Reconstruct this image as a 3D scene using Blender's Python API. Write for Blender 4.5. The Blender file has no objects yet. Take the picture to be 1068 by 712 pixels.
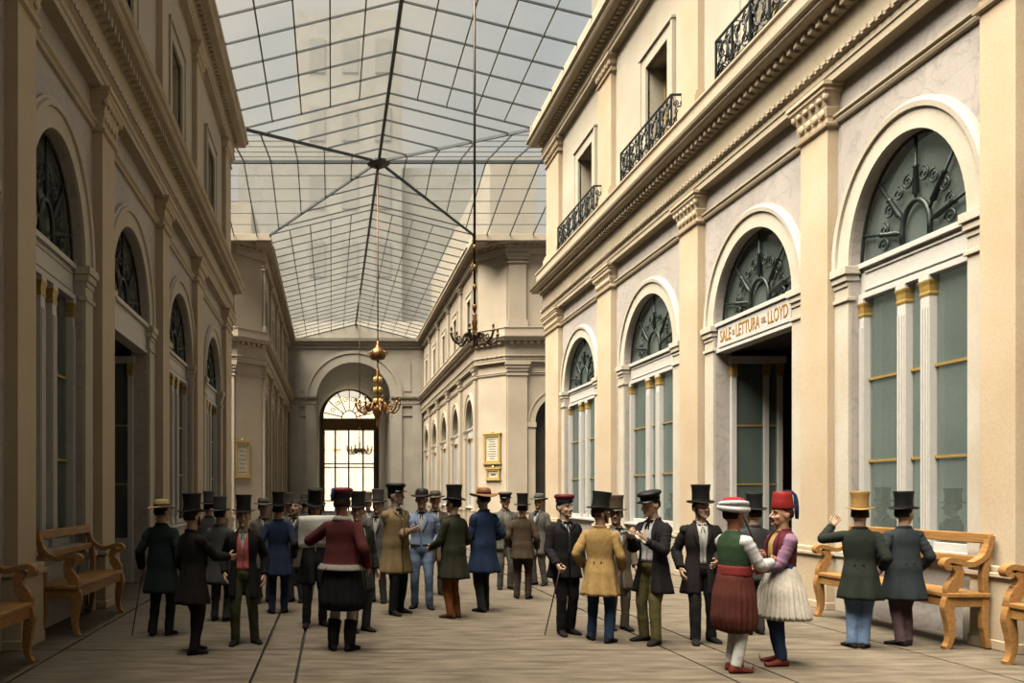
WORLD = 1.05; SUN = 122; SUN_ANGLE = 56; SUN_DIR = (.42,.18,-.9); EXPOSURE = 0; ALB = .31; RT = .6; TRL = .045; GLB = .3
import bpy, bmesh, math, random
import numpy as np
from mathutils import Vector, Matrix, noise as mnoise
random.seed(7)
PI = math.pi
sc = bpy.context.scene
col = sc.collection
EYE = 1.8            # eye height of the viewer, metres
F = 850.0            # focal length in pixels of a 1068 px wide frame
VX, VY = 346.0, 515.0
AX = 2.05            # x of the hall's long axis

def lerp(a, b, t): return a + (b - a) * t
def srgb(r, g, b):
    f = lambda c: (c / 255) / 12.92 if c / 255 <= .04045 else ((c / 255 + .055) / 1.055) ** 2.4
    return (f(r) * ALB, f(g) * ALB, f(b) * ALB, 1.0)

# ------------------------------------------------------------------ materials
MATS = {}
def new_mat(name):
    m = bpy.data.materials.new(name); m.use_nodes = True
    nt = m.node_tree; nt.nodes.clear()
    return m, nt, nt.nodes, nt.links

def stone(name, c, c2=None, vein=None, scale=1.2, rough=.7, bump=.15, streak=None, spec=.25, veins=.5):
    if name in MATS: return MATS[name]
    m, nt, N, L = new_mat(name)
    out = N.new('ShaderNodeOutputMaterial'); p = N.new('ShaderNodeBsdfPrincipled')
    L.new(p.outputs[0], out.inputs[0])
    tc = N.new('ShaderNodeTexCoord'); mp = N.new('ShaderNodeMapping')
    L.new(tc.outputs['Object'], mp.inputs[0])
    if streak: mp.inputs['Scale'].default_value = streak
    n1 = N.new('ShaderNodeTexNoise'); n1.inputs['Scale'].default_value = scale; n1.inputs['Detail'].default_value = 8
    L.new(mp.outputs[0], n1.inputs['Vector'])
    r = N.new('ShaderNodeValToRGB'); r.color_ramp.elements[0].position = .34; r.color_ramp.elements[1].position = .66
    c2 = c2 or tuple(x * .8 for x in c[:3]) + (1,)
    r.color_ramp.elements[0].color = c2; r.color_ramp.elements[1].color = c
    L.new(n1.outputs['Fac'], r.inputs[0])
    last = r.outputs[0]
    # fine grain
    n3 = N.new('ShaderNodeTexNoise'); n3.inputs['Scale'].default_value = 38; n3.inputs['Detail'].default_value = 3
    L.new(mp.outputs[0], n3.inputs['Vector'])
    mg = N.new('ShaderNodeMixRGB'); mg.blend_type = 'MULTIPLY'; mg.inputs[0].default_value = .32
    L.new(last, mg.inputs[1]); L.new(n3.outputs['Fac'], mg.inputs[2])
    br = N.new('ShaderNodeMixRGB'); br.blend_type = 'MULTIPLY'; br.inputs[0].default_value = 1
    br.inputs[2].default_value = (1.14, 1.14, 1.14, 1); L.new(mg.outputs[0], br.inputs[1]); last = br.outputs[0]
    if vein:
        n2 = N.new('ShaderNodeTexNoise'); n2.inputs['Scale'].default_value = 1.6; n2.inputs['Detail'].default_value = 6
        n2.inputs['Distortion'].default_value = 1.6
        L.new(mp.outputs[0], n2.inputs['Vector'])
        rv = N.new('ShaderNodeValToRGB')
        e = rv.color_ramp.elements; e[0].position = .47; e[0].color = (0, 0, 0, 1); e[1].position = .5; e[1].color = (1, 1, 1, 1)
        x = e.new(.53); x.color = (0, 0, 0, 1)
        L.new(n2.outputs['Fac'], rv.inputs[0])
        ml = N.new('ShaderNodeMath'); ml.operation = 'MULTIPLY'; ml.inputs[1].default_value = veins; L.new(rv.outputs[0], ml.inputs[0])
        mx = N.new('ShaderNodeMixRGB'); L.new(ml.outputs[0], mx.inputs[0]); L.new(last, mx.inputs[1]); mx.inputs[2].default_value = vein
        last = mx.outputs[0]
    L.new(last, p.inputs['Base Color'])
    p.inputs['Roughness'].default_value = rough
    p.inputs['Specular IOR Level'].default_value = spec
    if bump:
        b = N.new('ShaderNodeBump'); b.inputs['Strength'].default_value = bump; b.inputs['Distance'].default_value = .02
        L.new(n1.outputs['Fac'], b.inputs['Height']); L.new(b.outputs[0], p.inputs['Normal'])
    MATS[name] = m
    return m

def simple(name, c, rough=.6, metal=0, var=.25, scale=14, spec=.3, bump=.1):
    if name in MATS: return MATS[name]
    m, nt, N, L = new_mat(name)
    out = N.new('ShaderNodeOutputMaterial'); p = N.new('ShaderNodeBsdfPrincipled'); L.new(p.outputs[0], out.inputs[0])
    tc = N.new('ShaderNodeTexCoord'); n = N.new('ShaderNodeTexNoise'); n.inputs['Scale'].default_value = scale; n.inputs['Detail'].default_value = 5
    L.new(tc.outputs['Object'], n.inputs['Vector'])
    r = N.new('ShaderNodeValToRGB'); r.color_ramp.elements[0].position = .3; r.color_ramp.elements[1].position = .7
    r.color_ramp.elements[0].color = tuple(x * (1 - var) for x in c[:3]) + (1,)
    r.color_ramp.elements[1].color = tuple(min(1, x * (1 + var)) for x in c[:3]) + (1,)
    L.new(n.outputs['Fac'], r.inputs[0]); L.new(r.outputs[0], p.inputs['Base Color'])
    p.inputs['Roughness'].default_value = rough; p.inputs['Metallic'].default_value = metal
    p.inputs['Specular IOR Level'].default_value = spec
    if bump:
        b = N.new('ShaderNodeBump'); b.inputs['Strength'].default_value = bump; b.inputs['Distance'].default_value = .01
        L.new(n.outputs['Fac'], b.inputs['Height']); L.new(b.outputs[0], p.inputs['Normal'])
    MATS[name] = m
    return m

def wood(name, c, c2):
    m, nt, N, L = new_mat(name)
    out = N.new('ShaderNodeOutputMaterial'); p = N.new('ShaderNodeBsdfPrincipled'); L.new(p.outputs[0], out.inputs[0])
    tc = N.new('ShaderNodeTexCoord'); mp = N.new('ShaderNodeMapping'); mp.inputs['Scale'].default_value = (1.5, 14, 14)
    L.new(tc.outputs['Object'], mp.inputs[0])
    n = N.new('ShaderNodeTexNoise'); n.inputs['Scale'].default_value = 2.2; n.inputs['Detail'].default_value = 6
    L.new(mp.outputs[0], n.inputs['Vector'])
    r = N.new('ShaderNodeValToRGB'); r.color_ramp.elements[0].position = .35; r.color_ramp.elements[1].position = .65
    r.color_ramp.elements[0].color = c2; r.color_ramp.elements[1].color = c
    L.new(n.outputs['Fac'], r.inputs[0]); L.new(r.outputs[0], p.inputs['Base Color']); p.inputs['Roughness'].default_value = .5
    p.inputs['Specular IOR Level'].default_value = .25
    return m

def glass_mix(name, tint, body, fac, gloss=.0, rough=.05, translucent=.5, scale=.6):
    """thin pane: part clear, part dusty diffuse/translucent body, with an optional reflective coat"""
    m, nt, N, L = new_mat(name)
    out = N.new('ShaderNodeOutputMaterial')
    tr = N.new('ShaderNodeBsdfTransparent'); tr.inputs[0].default_value = tint
    df = N.new('ShaderNodeBsdfDiffuse'); tl = N.new('ShaderNodeBsdfTranslucent')
    tc = N.new('ShaderNodeTexCoord'); n = N.new('ShaderNodeTexNoise'); n.inputs['Scale'].default_value = scale; n.inputs['Detail'].default_value = 7
    L.new(tc.outputs['Object'], n.inputs['Vector'])
    r = N.new('ShaderNodeValToRGB'); r.color_ramp.elements[0].position = .35; r.color_ramp.elements[1].position = .65
    r.color_ramp.elements[0].color = tuple(x * .8 for x in body[:3]) + (1,); r.color_ramp.elements[1].color = body
    L.new(n.outputs['Fac'], r.inputs[0]); L.new(r.outputs[0], df.inputs[0]); L.new(r.outputs[0], tl.inputs[0])
    mb = N.new('ShaderNodeMixShader'); mb.inputs[0].default_value = translucent
    L.new(df.outputs[0], mb.inputs[1]); L.new(tl.outputs[0], mb.inputs[2])
    mx = N.new('ShaderNodeMixShader'); mx.inputs[0].default_value = fac
    L.new(tr.outputs[0], mx.inputs[1]); L.new(mb.outputs[0], mx.inputs[2])
    last = mx.outputs[0]
    if gloss:
        g = N.new('ShaderNodeBsdfGlossy'); g.inputs['Roughness'].default_value = rough
        mg = N.new('ShaderNodeMixShader'); mg.inputs[0].default_value = gloss
        L.new(last, mg.inputs[1]); L.new(g.outputs[0], mg.inputs[2]); last = mg.outputs[0]
    L.new(last, out.inputs[0])
    return m

def cloth(c, rough=.9, var=.13):
    key = 'cloth_%d_%d_%d' % c
    return simple(key, srgb(*c), rough=rough, var=var, scale=26, spec=.12, bump=.35)

# ------------------------------------------------------------------ mesh builder
class MB:
    def __init__(s): s.v = []; s.f = []; s.m = []
    def add(s, vs, fs, mi=0):
        b = len(s.v); s.v.extend(tuple(map(float, p)) for p in vs)
        s.f.extend(tuple(b + i for i in f) for f in fs); s.m.extend([mi] * len(fs)); return s
    def box(s, a, b, mi=0):
        x0, y0, z0 = (min(a[i], b[i]) for i in range(3)); x1, y1, z1 = (max(a[i], b[i]) for i in range(3))
        return s.add([(x0,y0,z0),(x1,y0,z0),(x1,y1,z0),(x0,y1,z0),(x0,y0,z1),(x1,y0,z1),(x1,y1,z1),(x0,y1,z1)],
              [(0,3,2,1),(4,5,6,7),(0,1,5,4),(1,2,6,5),(2,3,7,6),(3,0,4,7)], mi)
    def quad(s, a, b, c, d, mi=0): return s.add([a, b, c, d], [(0, 1, 2, 3)], mi)
    def grid(s, rows, close=False, cap0=False, cap1=False, mi=0):
        n = len(rows[0]); vs = [p for r in rows for p in r]; fs = []
        for i in range(len(rows) - 1):
            for j in range(n if close else n - 1):
                k = (j + 1) % n; fs.append((i*n+j, i*n+k, (i+1)*n+k, (i+1)*n+j))
        if cap0: fs.append(tuple(range(n - 1, -1, -1)))
        if cap1: fs.append(tuple((len(rows)-1)*n + j for j in range(n)))
        return s.add(vs, fs, mi)
    def tube(s, path, rad, n=8, mi=0, flat=1.0, cap=True, up=None):
        P = [Vector(p) for p in path]; R = [rad] * len(P) if isinstance(rad, (int, float)) else list(rad)
        rows = []; ref = Vector(up) if up else None
        for i, p in enumerate(P):
            t = (P[min(i+1, len(P)-1)] - P[max(i-1, 0)]).normalized()
            if ref is None: ref = Vector((0, 0, 1)) if abs(t.z) < .9 else Vector((0, 1, 0))
            a = ref - t * ref.dot(t)
            if a.length < 1e-5: a = t.orthogonal()
            a.normalize(); b = t.cross(a); ref = a
            rows.append([p + a * (R[i] * math.cos(2*PI*k/n)) + b * (R[i] * flat * math.sin(2*PI*k/n)) for k in range(n)])
        return s.grid(rows, True, cap, cap, mi)
    def lathe(s, prof, c=(0,0,0), n=16, sx=1.0, sy=1.0, mi=0, cap=True):
        rows = [[(c[0] + r*sx*math.cos(2*PI*k/n), c[1] + r*sy*math.sin(2*PI*k/n), c[2] + z) for k in range(n)] for r, z in prof]
        return s.grid(rows, True, cap, cap, mi)
    def ell(s, c, r, n=12, m=8, mi=0):
        rows = []
        for i in range(m + 1):
            t = PI * (i + .02 if i == 0 else i - .02 if i == m else i) / m
            rows.append([(c[0] + r[0]*math.sin(t)*math.cos(2*PI*k/n), c[1] + r[1]*math.sin(t)*math.sin(2*PI*k/n), c[2] - r[2]*math.cos(t)) for k in range(n)])
        return s.grid(rows, True, True, True, mi)
    def prism(s, poly, off, mi=0):
        """poly: list of 3-D points, extruded by vector off"""
        n = len(poly); q = [tuple(p[i] + off[i] for i in range(3)) for p in poly]
        return s.add(list(poly) + q, [tuple(range(n - 1, -1, -1)), tuple(range(n, 2*n))] + [(i, (i+1) % n, n+(i+1) % n, n+i) for i in range(n)], mi)
    def xf(s, fn):
        s.v = [tuple(fn(Vector(p))) for p in s.v]; return s
    def join(s, o, mi=None):
        b = len(s.v); s.v.extend(o.v); s.f.extend(tuple(b+i for i in f) for f in o.f)
        s.m.extend(o.m if mi is None else [mi]*len(o.f)); return s
    def mesh(s, name, mats, smooth=False):
        me = bpy.data.meshes.new(name); me.from_pydata(s.v, [], s.f)
        for m in (mats if isinstance(mats, (list, tuple)) else [mats]): me.materials.append(m)
        me.polygons.foreach_set('material_index', s.m)
        bm = bmesh.new(); bm.from_mesh(me); bmesh.ops.recalc_face_normals(bm, faces=bm.faces); bm.to_mesh(me); bm.free()
        if smooth: me.polygons.foreach_set('use_smooth', [True] * len(me.polygons))
        me.update(); return me
    def build(s, name, mats, parent=None, smooth=False, loc=None, bevel=0):
        o = bpy.data.objects.new(name, s.mesh(name, mats, smooth)); col.objects.link(o)
        if parent is not None: o.parent = parent
        if loc is not None: o.location = loc
        if bevel:
            b = o.modifiers.new('bevel', 'BEVEL'); b.width = bevel; b.segments = 2; b.limit_method = 'ANGLE'
        return o

def tag(o, label=None, cat=None, group=None, kind=None):
    if label: o['label'] = label
    if cat: o['category'] = cat
    if group: o['group'] = group
    if kind: o['kind'] = kind
    return o
def empty(name, loc=(0, 0, 0), rz=0):
    o = bpy.data.objects.new(name, None); col.objects.link(o); o.location = loc; o.rotation_euler = (0, 0, rz); o.empty_display_size = .2
    return o
def copy_tree(o, parent=None):
    c = o.copy(); col.objects.link(c)
    if parent is not None: c.parent = parent
    for ch in list(o.children): copy_tree(ch, c)
    return c
def spiral(c, r0, turns, start, ax, ay, n=22, shrink=.25):
    """flat scroll: points of a spiral about c in the plane of the unit vectors ax, ay"""
    c = Vector(c); ax = Vector(ax); ay = Vector(ay); out = []
    for i in range(n + 1):
        t = i / n; a = start + turns * 2 * PI * t; r = r0 * lerp(1, shrink, t)
        out.append(c + ax * (r * math.cos(a)) + ay * (r * math.sin(a)))
    return out
def remesh(mb, voxel, smooth_it=4):
    """union of overlapping closed pieces into one continuous skin; returns MB"""
    me = mb.mesh('tmp', []); o = bpy.data.objects.new('tmp', me); col.objects.link(o)
    r = o.modifiers.new('r', 'REMESH'); r.mode = 'VOXEL'; r.voxel_size = voxel
    if smooth_it:
        sm = o.modifiers.new('s', 'SMOOTH'); sm.iterations = smooth_it; sm.factor = .5
    dg = bpy.context.evaluated_depsgraph_get(); dg.update()
    ev = o.evaluated_get(dg); m2 = bpy.data.meshes.new_from_object(ev)
    out = MB(); out.v = [tuple(v.co) for v in m2.vertices]; out.f = [tuple(p.vertices) for p in m2.polygons]; out.m = [0] * len(out.f)
    bpy.data.objects.remove(o); bpy.data.meshes.remove(me); bpy.data.meshes.remove(m2)
    return out
# ================================================================== THE HALL
M_PIL = stone('pilaster_stone', srgb(238, 216, 184), srgb(228, 202, 166), scale=1.1, rough=.65)
M_WALL = stone('wall_marble', srgb(218, 208, 198), srgb(202, 192, 184), vein=srgb(140, 140, 142), scale=.9, veins=.4, rough=.55)
M_UP = stone('upper_wall_plaster', srgb(232, 222, 200), srgb(220, 206, 182), scale=.8)
M_ENT = stone('entablature_stone', srgb(228, 212, 184), srgb(214, 196, 166), vein=srgb(190, 170, 140), scale=1.0, veins=.25)
M_ARCH = stone('arch_surround_stone', srgb(236, 226, 208), srgb(226, 212, 188), scale=1.3)
M_FAR = stone('far_wall_stone', srgb(216, 200, 176), srgb(202, 184, 158), scale=.7)
M_END = stone('end_wall_stone', srgb(196, 188, 172), srgb(182, 172, 156), scale=.7)
M_INT = stone('reading_room_paint', (.66, .72, .68, 1), (.6, .66, .62, 1), scale=.8)
M_DARK = stone('opening_shade', srgb(70, 60, 56), srgb(56, 48, 46), scale=2)  # dark colour stands for the shade inside the lobby and far openings
M_WHITE = simple('white_joinery_paint', srgb(232, 228, 220), rough=.45, var=.05)
M_GOLD = simple('gilding', srgb(216, 178, 98), rough=.4, metal=.35, var=.15)
M_BRASS = simple('aged_brass', srgb(128, 88, 38), rough=.42, metal=.6, var=.3)
M_IRON = simple('black_iron', srgb(34, 40, 38), rough=.5, metal=.3, var=.2)
M_GRILLE = simple('green_black_iron', srgb(32, 46, 42), rough=.5, metal=.2, var=.2)
M_PANE = glass_mix('window_glass', (.74, .82, .79, 1), srgb(160, 176, 168), .42, gloss=.07, rough=.06, translucent=.15, scale=1.4)
M_DULL = simple('upper_window_glass', srgb(78, 80, 76), rough=.15, var=.2, spec=.5)
M_ROOFGLASS = glass_mix('roof_glass', (RT*1.05, RT*1.03, RT*.93, 1), (GLB, GLB*.97, GLB*.86, 1), .46, translucent=TRL, scale=.12)
M_BAR = simple('roof_iron', srgb(62, 70, 70), rough=.6, var=.2)
M_PURLIN = simple('grey_painted_iron', srgb(124, 128, 120), rough=.6, var=.2)
M_OAK = simple('tan_joinery', srgb(236, 196, 132), rough=.5, var=.12)

UP, UW, UG, UB = 5.67, 5.83, 6.02, 12.0
def X(s, u): return AX + s * u
def mbox(mb, s, u0, u1, y0, y1, z0, z1, mi=0): return mb.box((X(s, u0), y0, z0), (X(s, u1), y1, z1), mi)
def zid(z): return z
def zfar(z):
    if z <= 1.8: return z
    if z <= 9.32: return 1.8 + (z - 1.8) * 1.085
    return 9.96 + (z - 9.32) * (15.05 - 9.96) / (14.8 - 9.32)
TRIM = [0]; WIN = [0]
def trim_name(): TRIM[0] += 1; return 'trim_%d' % TRIM[0]
def win_name(): WIN[0] += 1; return 'window_%d' % WIN[0]
SIDE = {1: 'right', -1: 'left'}

# ---- world, camera
w = bpy.data.worlds.new('sky'); sc.world = w; w.use_nodes = True
N, L = w.node_tree.nodes, w.node_tree.links; N.clear()
wo = N.new('ShaderNodeOutputWorld'); bg = N.new('ShaderNodeBackground'); L.new(bg.outputs[0], wo.inputs[0])
tcw = N.new('ShaderNodeTexCoord'); sep = N.new('ShaderNodeSeparateXYZ'); L.new(tcw.outputs['Generated'], sep.inputs[0])
rw = N.new('ShaderNodeValToRGB'); e = rw.color_ramp.elements
e[0].position = 0; e[0].color = (1.0, .93, .80, 1); e[1].position = .62; e[1].color = (.45, .68, 1.0, 1)
x_ = e.new(.2); x_.color = (.98, .95, .88, 1)
L.new(sep.outputs['Z'], rw.inputs[0])
cn = N.new('ShaderNodeTexNoise'); cn.inputs['Scale'].default_value = 3; cn.inputs['Detail'].default_value = 6
L.new(tcw.outputs['Generated'], cn.inputs['Vector'])
cr = N.new('ShaderNodeValToRGB'); cr.color_ramp.elements[0].position = .42; cr.color_ramp.elements[1].position = .62
L.new(cn.outputs['Fac'], cr.inputs[0])
cm = N.new('ShaderNodeMixRGB'); L.new(cr.outputs[0], cm.inputs[0]); L.new(rw.outputs[0], cm.inputs[1]); cm.inputs[2].default_value = (1, .97, .92, 1)
L.new(cm.outputs[0], bg.inputs[0]); bg.inputs[1].default_value = WORLD

sun = bpy.data.lights.new('sun', 'SUN'); sun.energy = SUN; sun.angle = math.radians(SUN_ANGLE); sun.color = (1, .94, .88)
so = bpy.data.objects.new('sun', sun); col.objects.link(so); so.location = (-10, -10, 40)
so.rotation_euler = Vector(SUN_DIR).to_track_quat('-Z', 'Y').to_euler()

cam = bpy.data.cameras.new('camera'); co = bpy.data.objects.new('camera', cam); col.objects.link(co)
co.location = (0, 0, EYE); co.rotation_euler = (PI / 2, 0, 0)
cam.sensor_width = 36; cam.lens = F / 1068 * 36
cam.shift_x = (534 - VX) / 1068; cam.shift_y = (VY - 356) / 1068
cam.clip_end = 400; sc.camera = co
sc.view_settings.view_transform = 'Standard'; sc.view_settings.look = 'None'; sc.view_settings.gamma = 1
sc.view_settings.exposure = EXPOSURE; sc.view_settings.use_curve_mapping = False
sc.cycles.max_bounces = 7; sc.cycles.diffuse_bounces = 4; sc.cycles.transparent_max_bounces = 10
sc.cycles.sample_clamp_indirect = 6

# ---- floor: real slabs with open joints on a dark bed
M_FLOOR = stone('floor_stone', srgb(142, 127, 106), srgb(98, 86, 69), scale=2.4, rough=.75, streak=(.8, 3.4, 1), bump=.3)
M_BED = simple('joint_bed', srgb(40, 36, 32), rough=.9)
fl = MB()
fl.box((-14, -14, -.5), (18.2, 72, -.03), 1)
xs = [-14, -9.2, -3.1, -.78, -.35, 3.89, 4.45, 6.64, 12.2, 18.2]
ys = [-14, -8.8, -3.4, 1.0, 5.1, 9.44, 13.9, 18.3, 22.8, 27.3, 31.8, 36.4, 41, 45.6, 50.4, 55.2, 60, 64.8, 70, 72]
for i in range(len(xs) - 1):
    for j in range(len(ys) - 1):
        g = .011 + .0008 * max(0, ys[j])
        fl.box((xs[i] + g, ys[j] + g, -.2), (xs[i+1] - g, ys[j+1] - g, 0), 0)
tag(fl.build('floor', [M_FLOOR, M_BED]), 'pale grey-brown stone slab floor of the gallery', 'floor', kind='structure')

# ---- sweeps of a profile along a plan path (hall side to the left of travel)
def offsets(path):
    nrm = []
    for i in range(len(path) - 1):
        d = Vector((path[i+1][0] - path[i][0], path[i+1][1] - path[i][1])).normalized(); nrm.append(Vector((-d.y, d.x)))
    out = []
    for i in range(len(path)):
        a = nrm[max(i - 1, 0)]; b = nrm[min(i, len(nrm) - 1)]
        mv = (a + b) / (1 + a.dot(b)); out.append(mv)
    return out
def sweep(mb, path, prof, zf=zid, sub=None, mi=0):
    off = offsets(path); idx = range(len(path)) if sub is None else range(sub[0], sub[1] + 1)
    rows = [[(path[i][0] + off[i].x * d, path[i][1] + off[i].y * d, zf(z)) for d, z in prof] for i in idx]
    return mb.grid(rows, True, True, True, mi)
def teeth(mb, path, seg, d0, d1, z0, z1, step, wid, zf=zid):
    a, b = Vector(path[seg]), Vector(path[seg + 1]); t = (b - a).normalized(); nn = Vector((-t.y, t.x)); ln = (b - a).length
    k = int(ln / step)
    for i in range(k):
        c = a + t * (ln * (i + .5) / k); p = c - t * wid / 2; q = c + t * wid / 2
        vs = [(*(p + nn * d0), zf(z0)), (*(q + nn * d0), zf(z0)), (*(q + nn * d1), zf(z0)), (*(p + nn * d1), zf(z0))]
        vs += [(v[0], v[1], zf(z1)) for v in vs]
        mb.add(vs, [(0,3,2,1),(4,5,6,7),(0,1,5,4),(1,2,6,5),(2,3,7,6),(3,0,4,7)])
LOW = [(0, 8.15), (.2, 8.15), (.2, 8.26), (.22, 8.27), (.22, 8.38), (.27, 8.41), (.27, 8.48), (.2, 8.5), (.2, 9.0), (.27, 9.03), (.27, 9.12), (.50, 9.15), (.54, 9.19), (.54, 9.24), (.6, 9.27), (.62, 9.32), (0, 9.36)]
UPPER = [(0, 14.0), (.2, 14.0), (.2, 14.12), (.23, 14.13), (.23, 14.26), (.26, 14.28), (.2, 14.3), (.2, 14.42), (.27, 14.45), (.27, 14.53), (.58, 14.56), (.62, 14.62), (.62, 14.68), (.7, 14.74), (.7, 14.8), (0, 14.84)]
COURSE = [(0, 7.54), (.05, 7.55), (.07, 7.59), (.05, 7.62), (.09, 7.65), (.09, 7.68), (0, 7.7)]
BLOCK = [(0, 9.3), (.38, 9.3), (.38, 9.8), (.42, 9.82), (.42, 9.86), (0, 9.88)]
NEAR_R = [(X(1, UW), -9.0), (X(1, UW), 29.5), (16.5, 29.5)]
NEAR_L = [(-12.4, 29.5), (X(-1, UW), 29.5), (X(-1, UW), -9.0)]
FARP = [(16.5, 42.6), (X(1, UW + 1.24), 42.6), (X(1, UW), 43.9), (X(1, UW), 70), (X(-1, UW), 70), (X(-1, UW), 43.9), (X(-1, UW + 1.24), 42.6), (-12.4, 42.6)]

def entablature(path, sub, zf, where, mat_, teeth_step=.2):
    ss = list(range(sub[0], sub[1]))
    lo = MB(); sweep(lo, path, LOW, zf, sub)
    o = tag(lo.build(trim_name(), mat_), 'moulded main cornice band ' + where, 'cornice', kind='structure')
    dt = MB(); bd = MB()
    for i in ss:
        teeth(dt, path, i, .2, .4, 9.0, 9.14, teeth_step, teeth_step * .5, zf)
        teeth(bd, path, i, .2, .30, 8.42, 8.475, teeth_step * .8, teeth_step * .5, zf)
    dt.build('dentil_course', mat_, o); bd.build('bead_course', mat_, o)
    up = MB(); sweep(up, path, UPPER, zf, sub)
    o2 = tag(up.build(trim_name(), mat_), 'moulded top cornice under the glass roof ' + where, 'cornice', kind='structure')
    dt = MB()
    for i in ss: teeth(dt, path, i, .2, .4, 14.44, 14.54, teeth_step * 1.1, teeth_step * .6, zf)
    dt.build('dentil_course', mat_, o2)
    st = MB(); sweep(st, path, COURSE, zf, sub); sweep(st, path, BLOCK, zf, sub)
    tag(st.build(trim_name(), mat_), 'thin string course and blocking course ' + where, 'moulding', kind='structure')
entablature(NEAR_R, (0, 2), zid, 'along the sunlit right gallery', M_ENT)
entablature(NEAR_L, (0, 2), zid, 'along the shaded left gallery', M_ENT)
entablature(FARP, (0, 3), zfar, 'on the far right block', M_FAR, .34)
entablature(FARP, (4, 7), zfar, 'on the far left block', M_FAR, .34)

# ---- pilasters
def pilaster(s, y0, y1, where, zf=zid, mat_=None, upper=True, upl=None):
    mat_ = mat_ or M_PIL; ym = (y0 + y1) / 2; hw = (y1 - y0) / 2
    m = MB(); mbox(m, s, UP, UW + .02, y0, y1, .9, zf(7.66))
    o = tag(m.build(trim_name(), mat_), 'tall flat stone pilaster ' + where, 'pilaster', kind='structure')
    b = MB()
    mbox(b, s, UP - .07, UW + .02, y0 - .07, y1 + .07, 0, .84)
    mbox(b, s, UP - .11, UW + .02, y0 - .11, y1 + .11, .84, .9); mbox(b, s, UP - .08, UW + .02, y0 - .08, y1 + .08, .9, .97)
    mbox(b, s, UP - .085, UW + .02, y0 - .085, y1 + .085, 0, .12)
    b.build('pedestal', mat_, o, bevel=.012)
    c = MB()
    prof = [(.0, 7.50), (.05, 7.52), (.06, 7.56), (.008, 7.59), (.008, 7.66), (.02, 7.68), (.05, 7.8), (.035, 7.82), (.06, 7.9), (.11, 8.02), (.13, 8.04), (.13, 8.10), (.16, 8.11), (.16, 8.17)]
    rows = []
    for d, z in prof:
        z = zf(z); rows.append([(X(s, UP - d), y0 - d, z), (X(s, UP - d), y1 + d, z), (X(s, UW + .02), y1 + d, z), (X(s, UW + .02), y0 - d, z)])
    c.grid(rows, True, True, True)
    k = max(3, int((y1 - y0) / .16))
    for i in range(k):                                     # leaf row and egg row of the capital
        yy = lerp(y0, y1, (i + .5) / k); st_ = (y1 - y0) / k; c.ell((X(s, UP - .04), yy, zf(7.75)), (.03, st_ * .42, .07), 8, 6); c.ell((X(s, UP - .085), yy, zf(7.95)), (.035, st_ * .36, .05), 8, 6)
    for yy in (y0 - .06, y1 + .06): c.ell((X(s, UP - .06), yy, zf(7.96)), (.06, .05, .07), 8, 6)
    c.build('capital', mat_, o, smooth=False)
    if upper:
        m = MB(); mbox(m, s, UP + .02, UW + .02, y0 + .04, y1 - .04, zf(9.86), zf(13.55))
        o = tag(m.build(trim_name(), mat_), 'short upper storey pilaster ' + where, 'pilaster', kind='structure')
        b = MB(); mbox(b, s, UP - .08, UW + .02, y0 - .04, y1 + .04, zf(9.86), zf(10.22)); mbox(b, s, UP - .04, UW + .02, y0, y1, zf(10.22), zf(10.32))
        b.build('pedestal', mat_, o)
        c = MB(); rows = []
        for d, z in [(-.02, 13.5), (.03, 13.52), (.03, 13.56), (-.02, 13.58), (-.02, 13.68), (.03, 13.72), (.05, 13.84), (.1, 13.9), (.12, 13.92), (.12, 14.0)]:
            z = zf(z); rows.append([(X(s, UP - d), y0 - d, z), (X(s, UP - d), y1 + d, z), (X(s, UW + .02), y1 + d, z), (X(s, UW + .02), y0 - d, z)])
        c.grid(rows, True, True, True)
        k = max(3, int((y1 - y0) / .2))
        for i in range(k): c.ell((X(s, UP - .04), lerp(y0, y1, (i + .5) / k), zf(13.78)), (.03, .06, .07), 6, 5)
        c.build('capital', mat_, o)

# ---- walls with arched openings
SILL, SPR, RISE, WTOP = 1.0, 5.25, 1.5, 8.2
def arch_pts(y0, y1, z, rise, n=28):
    yc, a = (y0 + y1) / 2, (y1 - y0) / 2
    return [(yc - a * math.cos(PI * i / n), z + rise * math.sin(PI * i / n)) for i in range(n + 1)]
def wall_bay(mb, s, ya, yb, y0, y1, zf, reveal, kind):
    u = UW; zt = zf(WTOP); zs = zf(SPR); rise = zf(SPR + RISE) - zs
    q = lambda a, b, z0, z1: mb.quad((X(s,u),a,z0),(X(s,u),b,z0),(X(s,u),b,z1),(X(s,u),a,z1))
    q(ya, y0, 0, zt); q(y1, yb, 0, zt)
    pts = arch_pts(y0, y1, zs, rise)
    for (a, za), (b, zb) in zip(pts[:-1], pts[1:]):
        mb.quad((X(s,u),a,za),(X(s,u),b,zb),(X(s,u),b,zt),(X(s,u),a,zt))
        mb.quad((X(s,u),a,za),(X(s,u),b,zb),(X(s,reveal),b,zb),(X(s,reveal),a,za))
    for y in (y0, y1): mb.quad((X(s,u),y,0),(X(s,reveal),y,0),(X(s,reveal),y,zs),(X(s,u),y,zs))
    if kind == 'window':
        mbox(mb, s, u + .06, reveal, y0, y1, 0, SILL)
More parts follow.
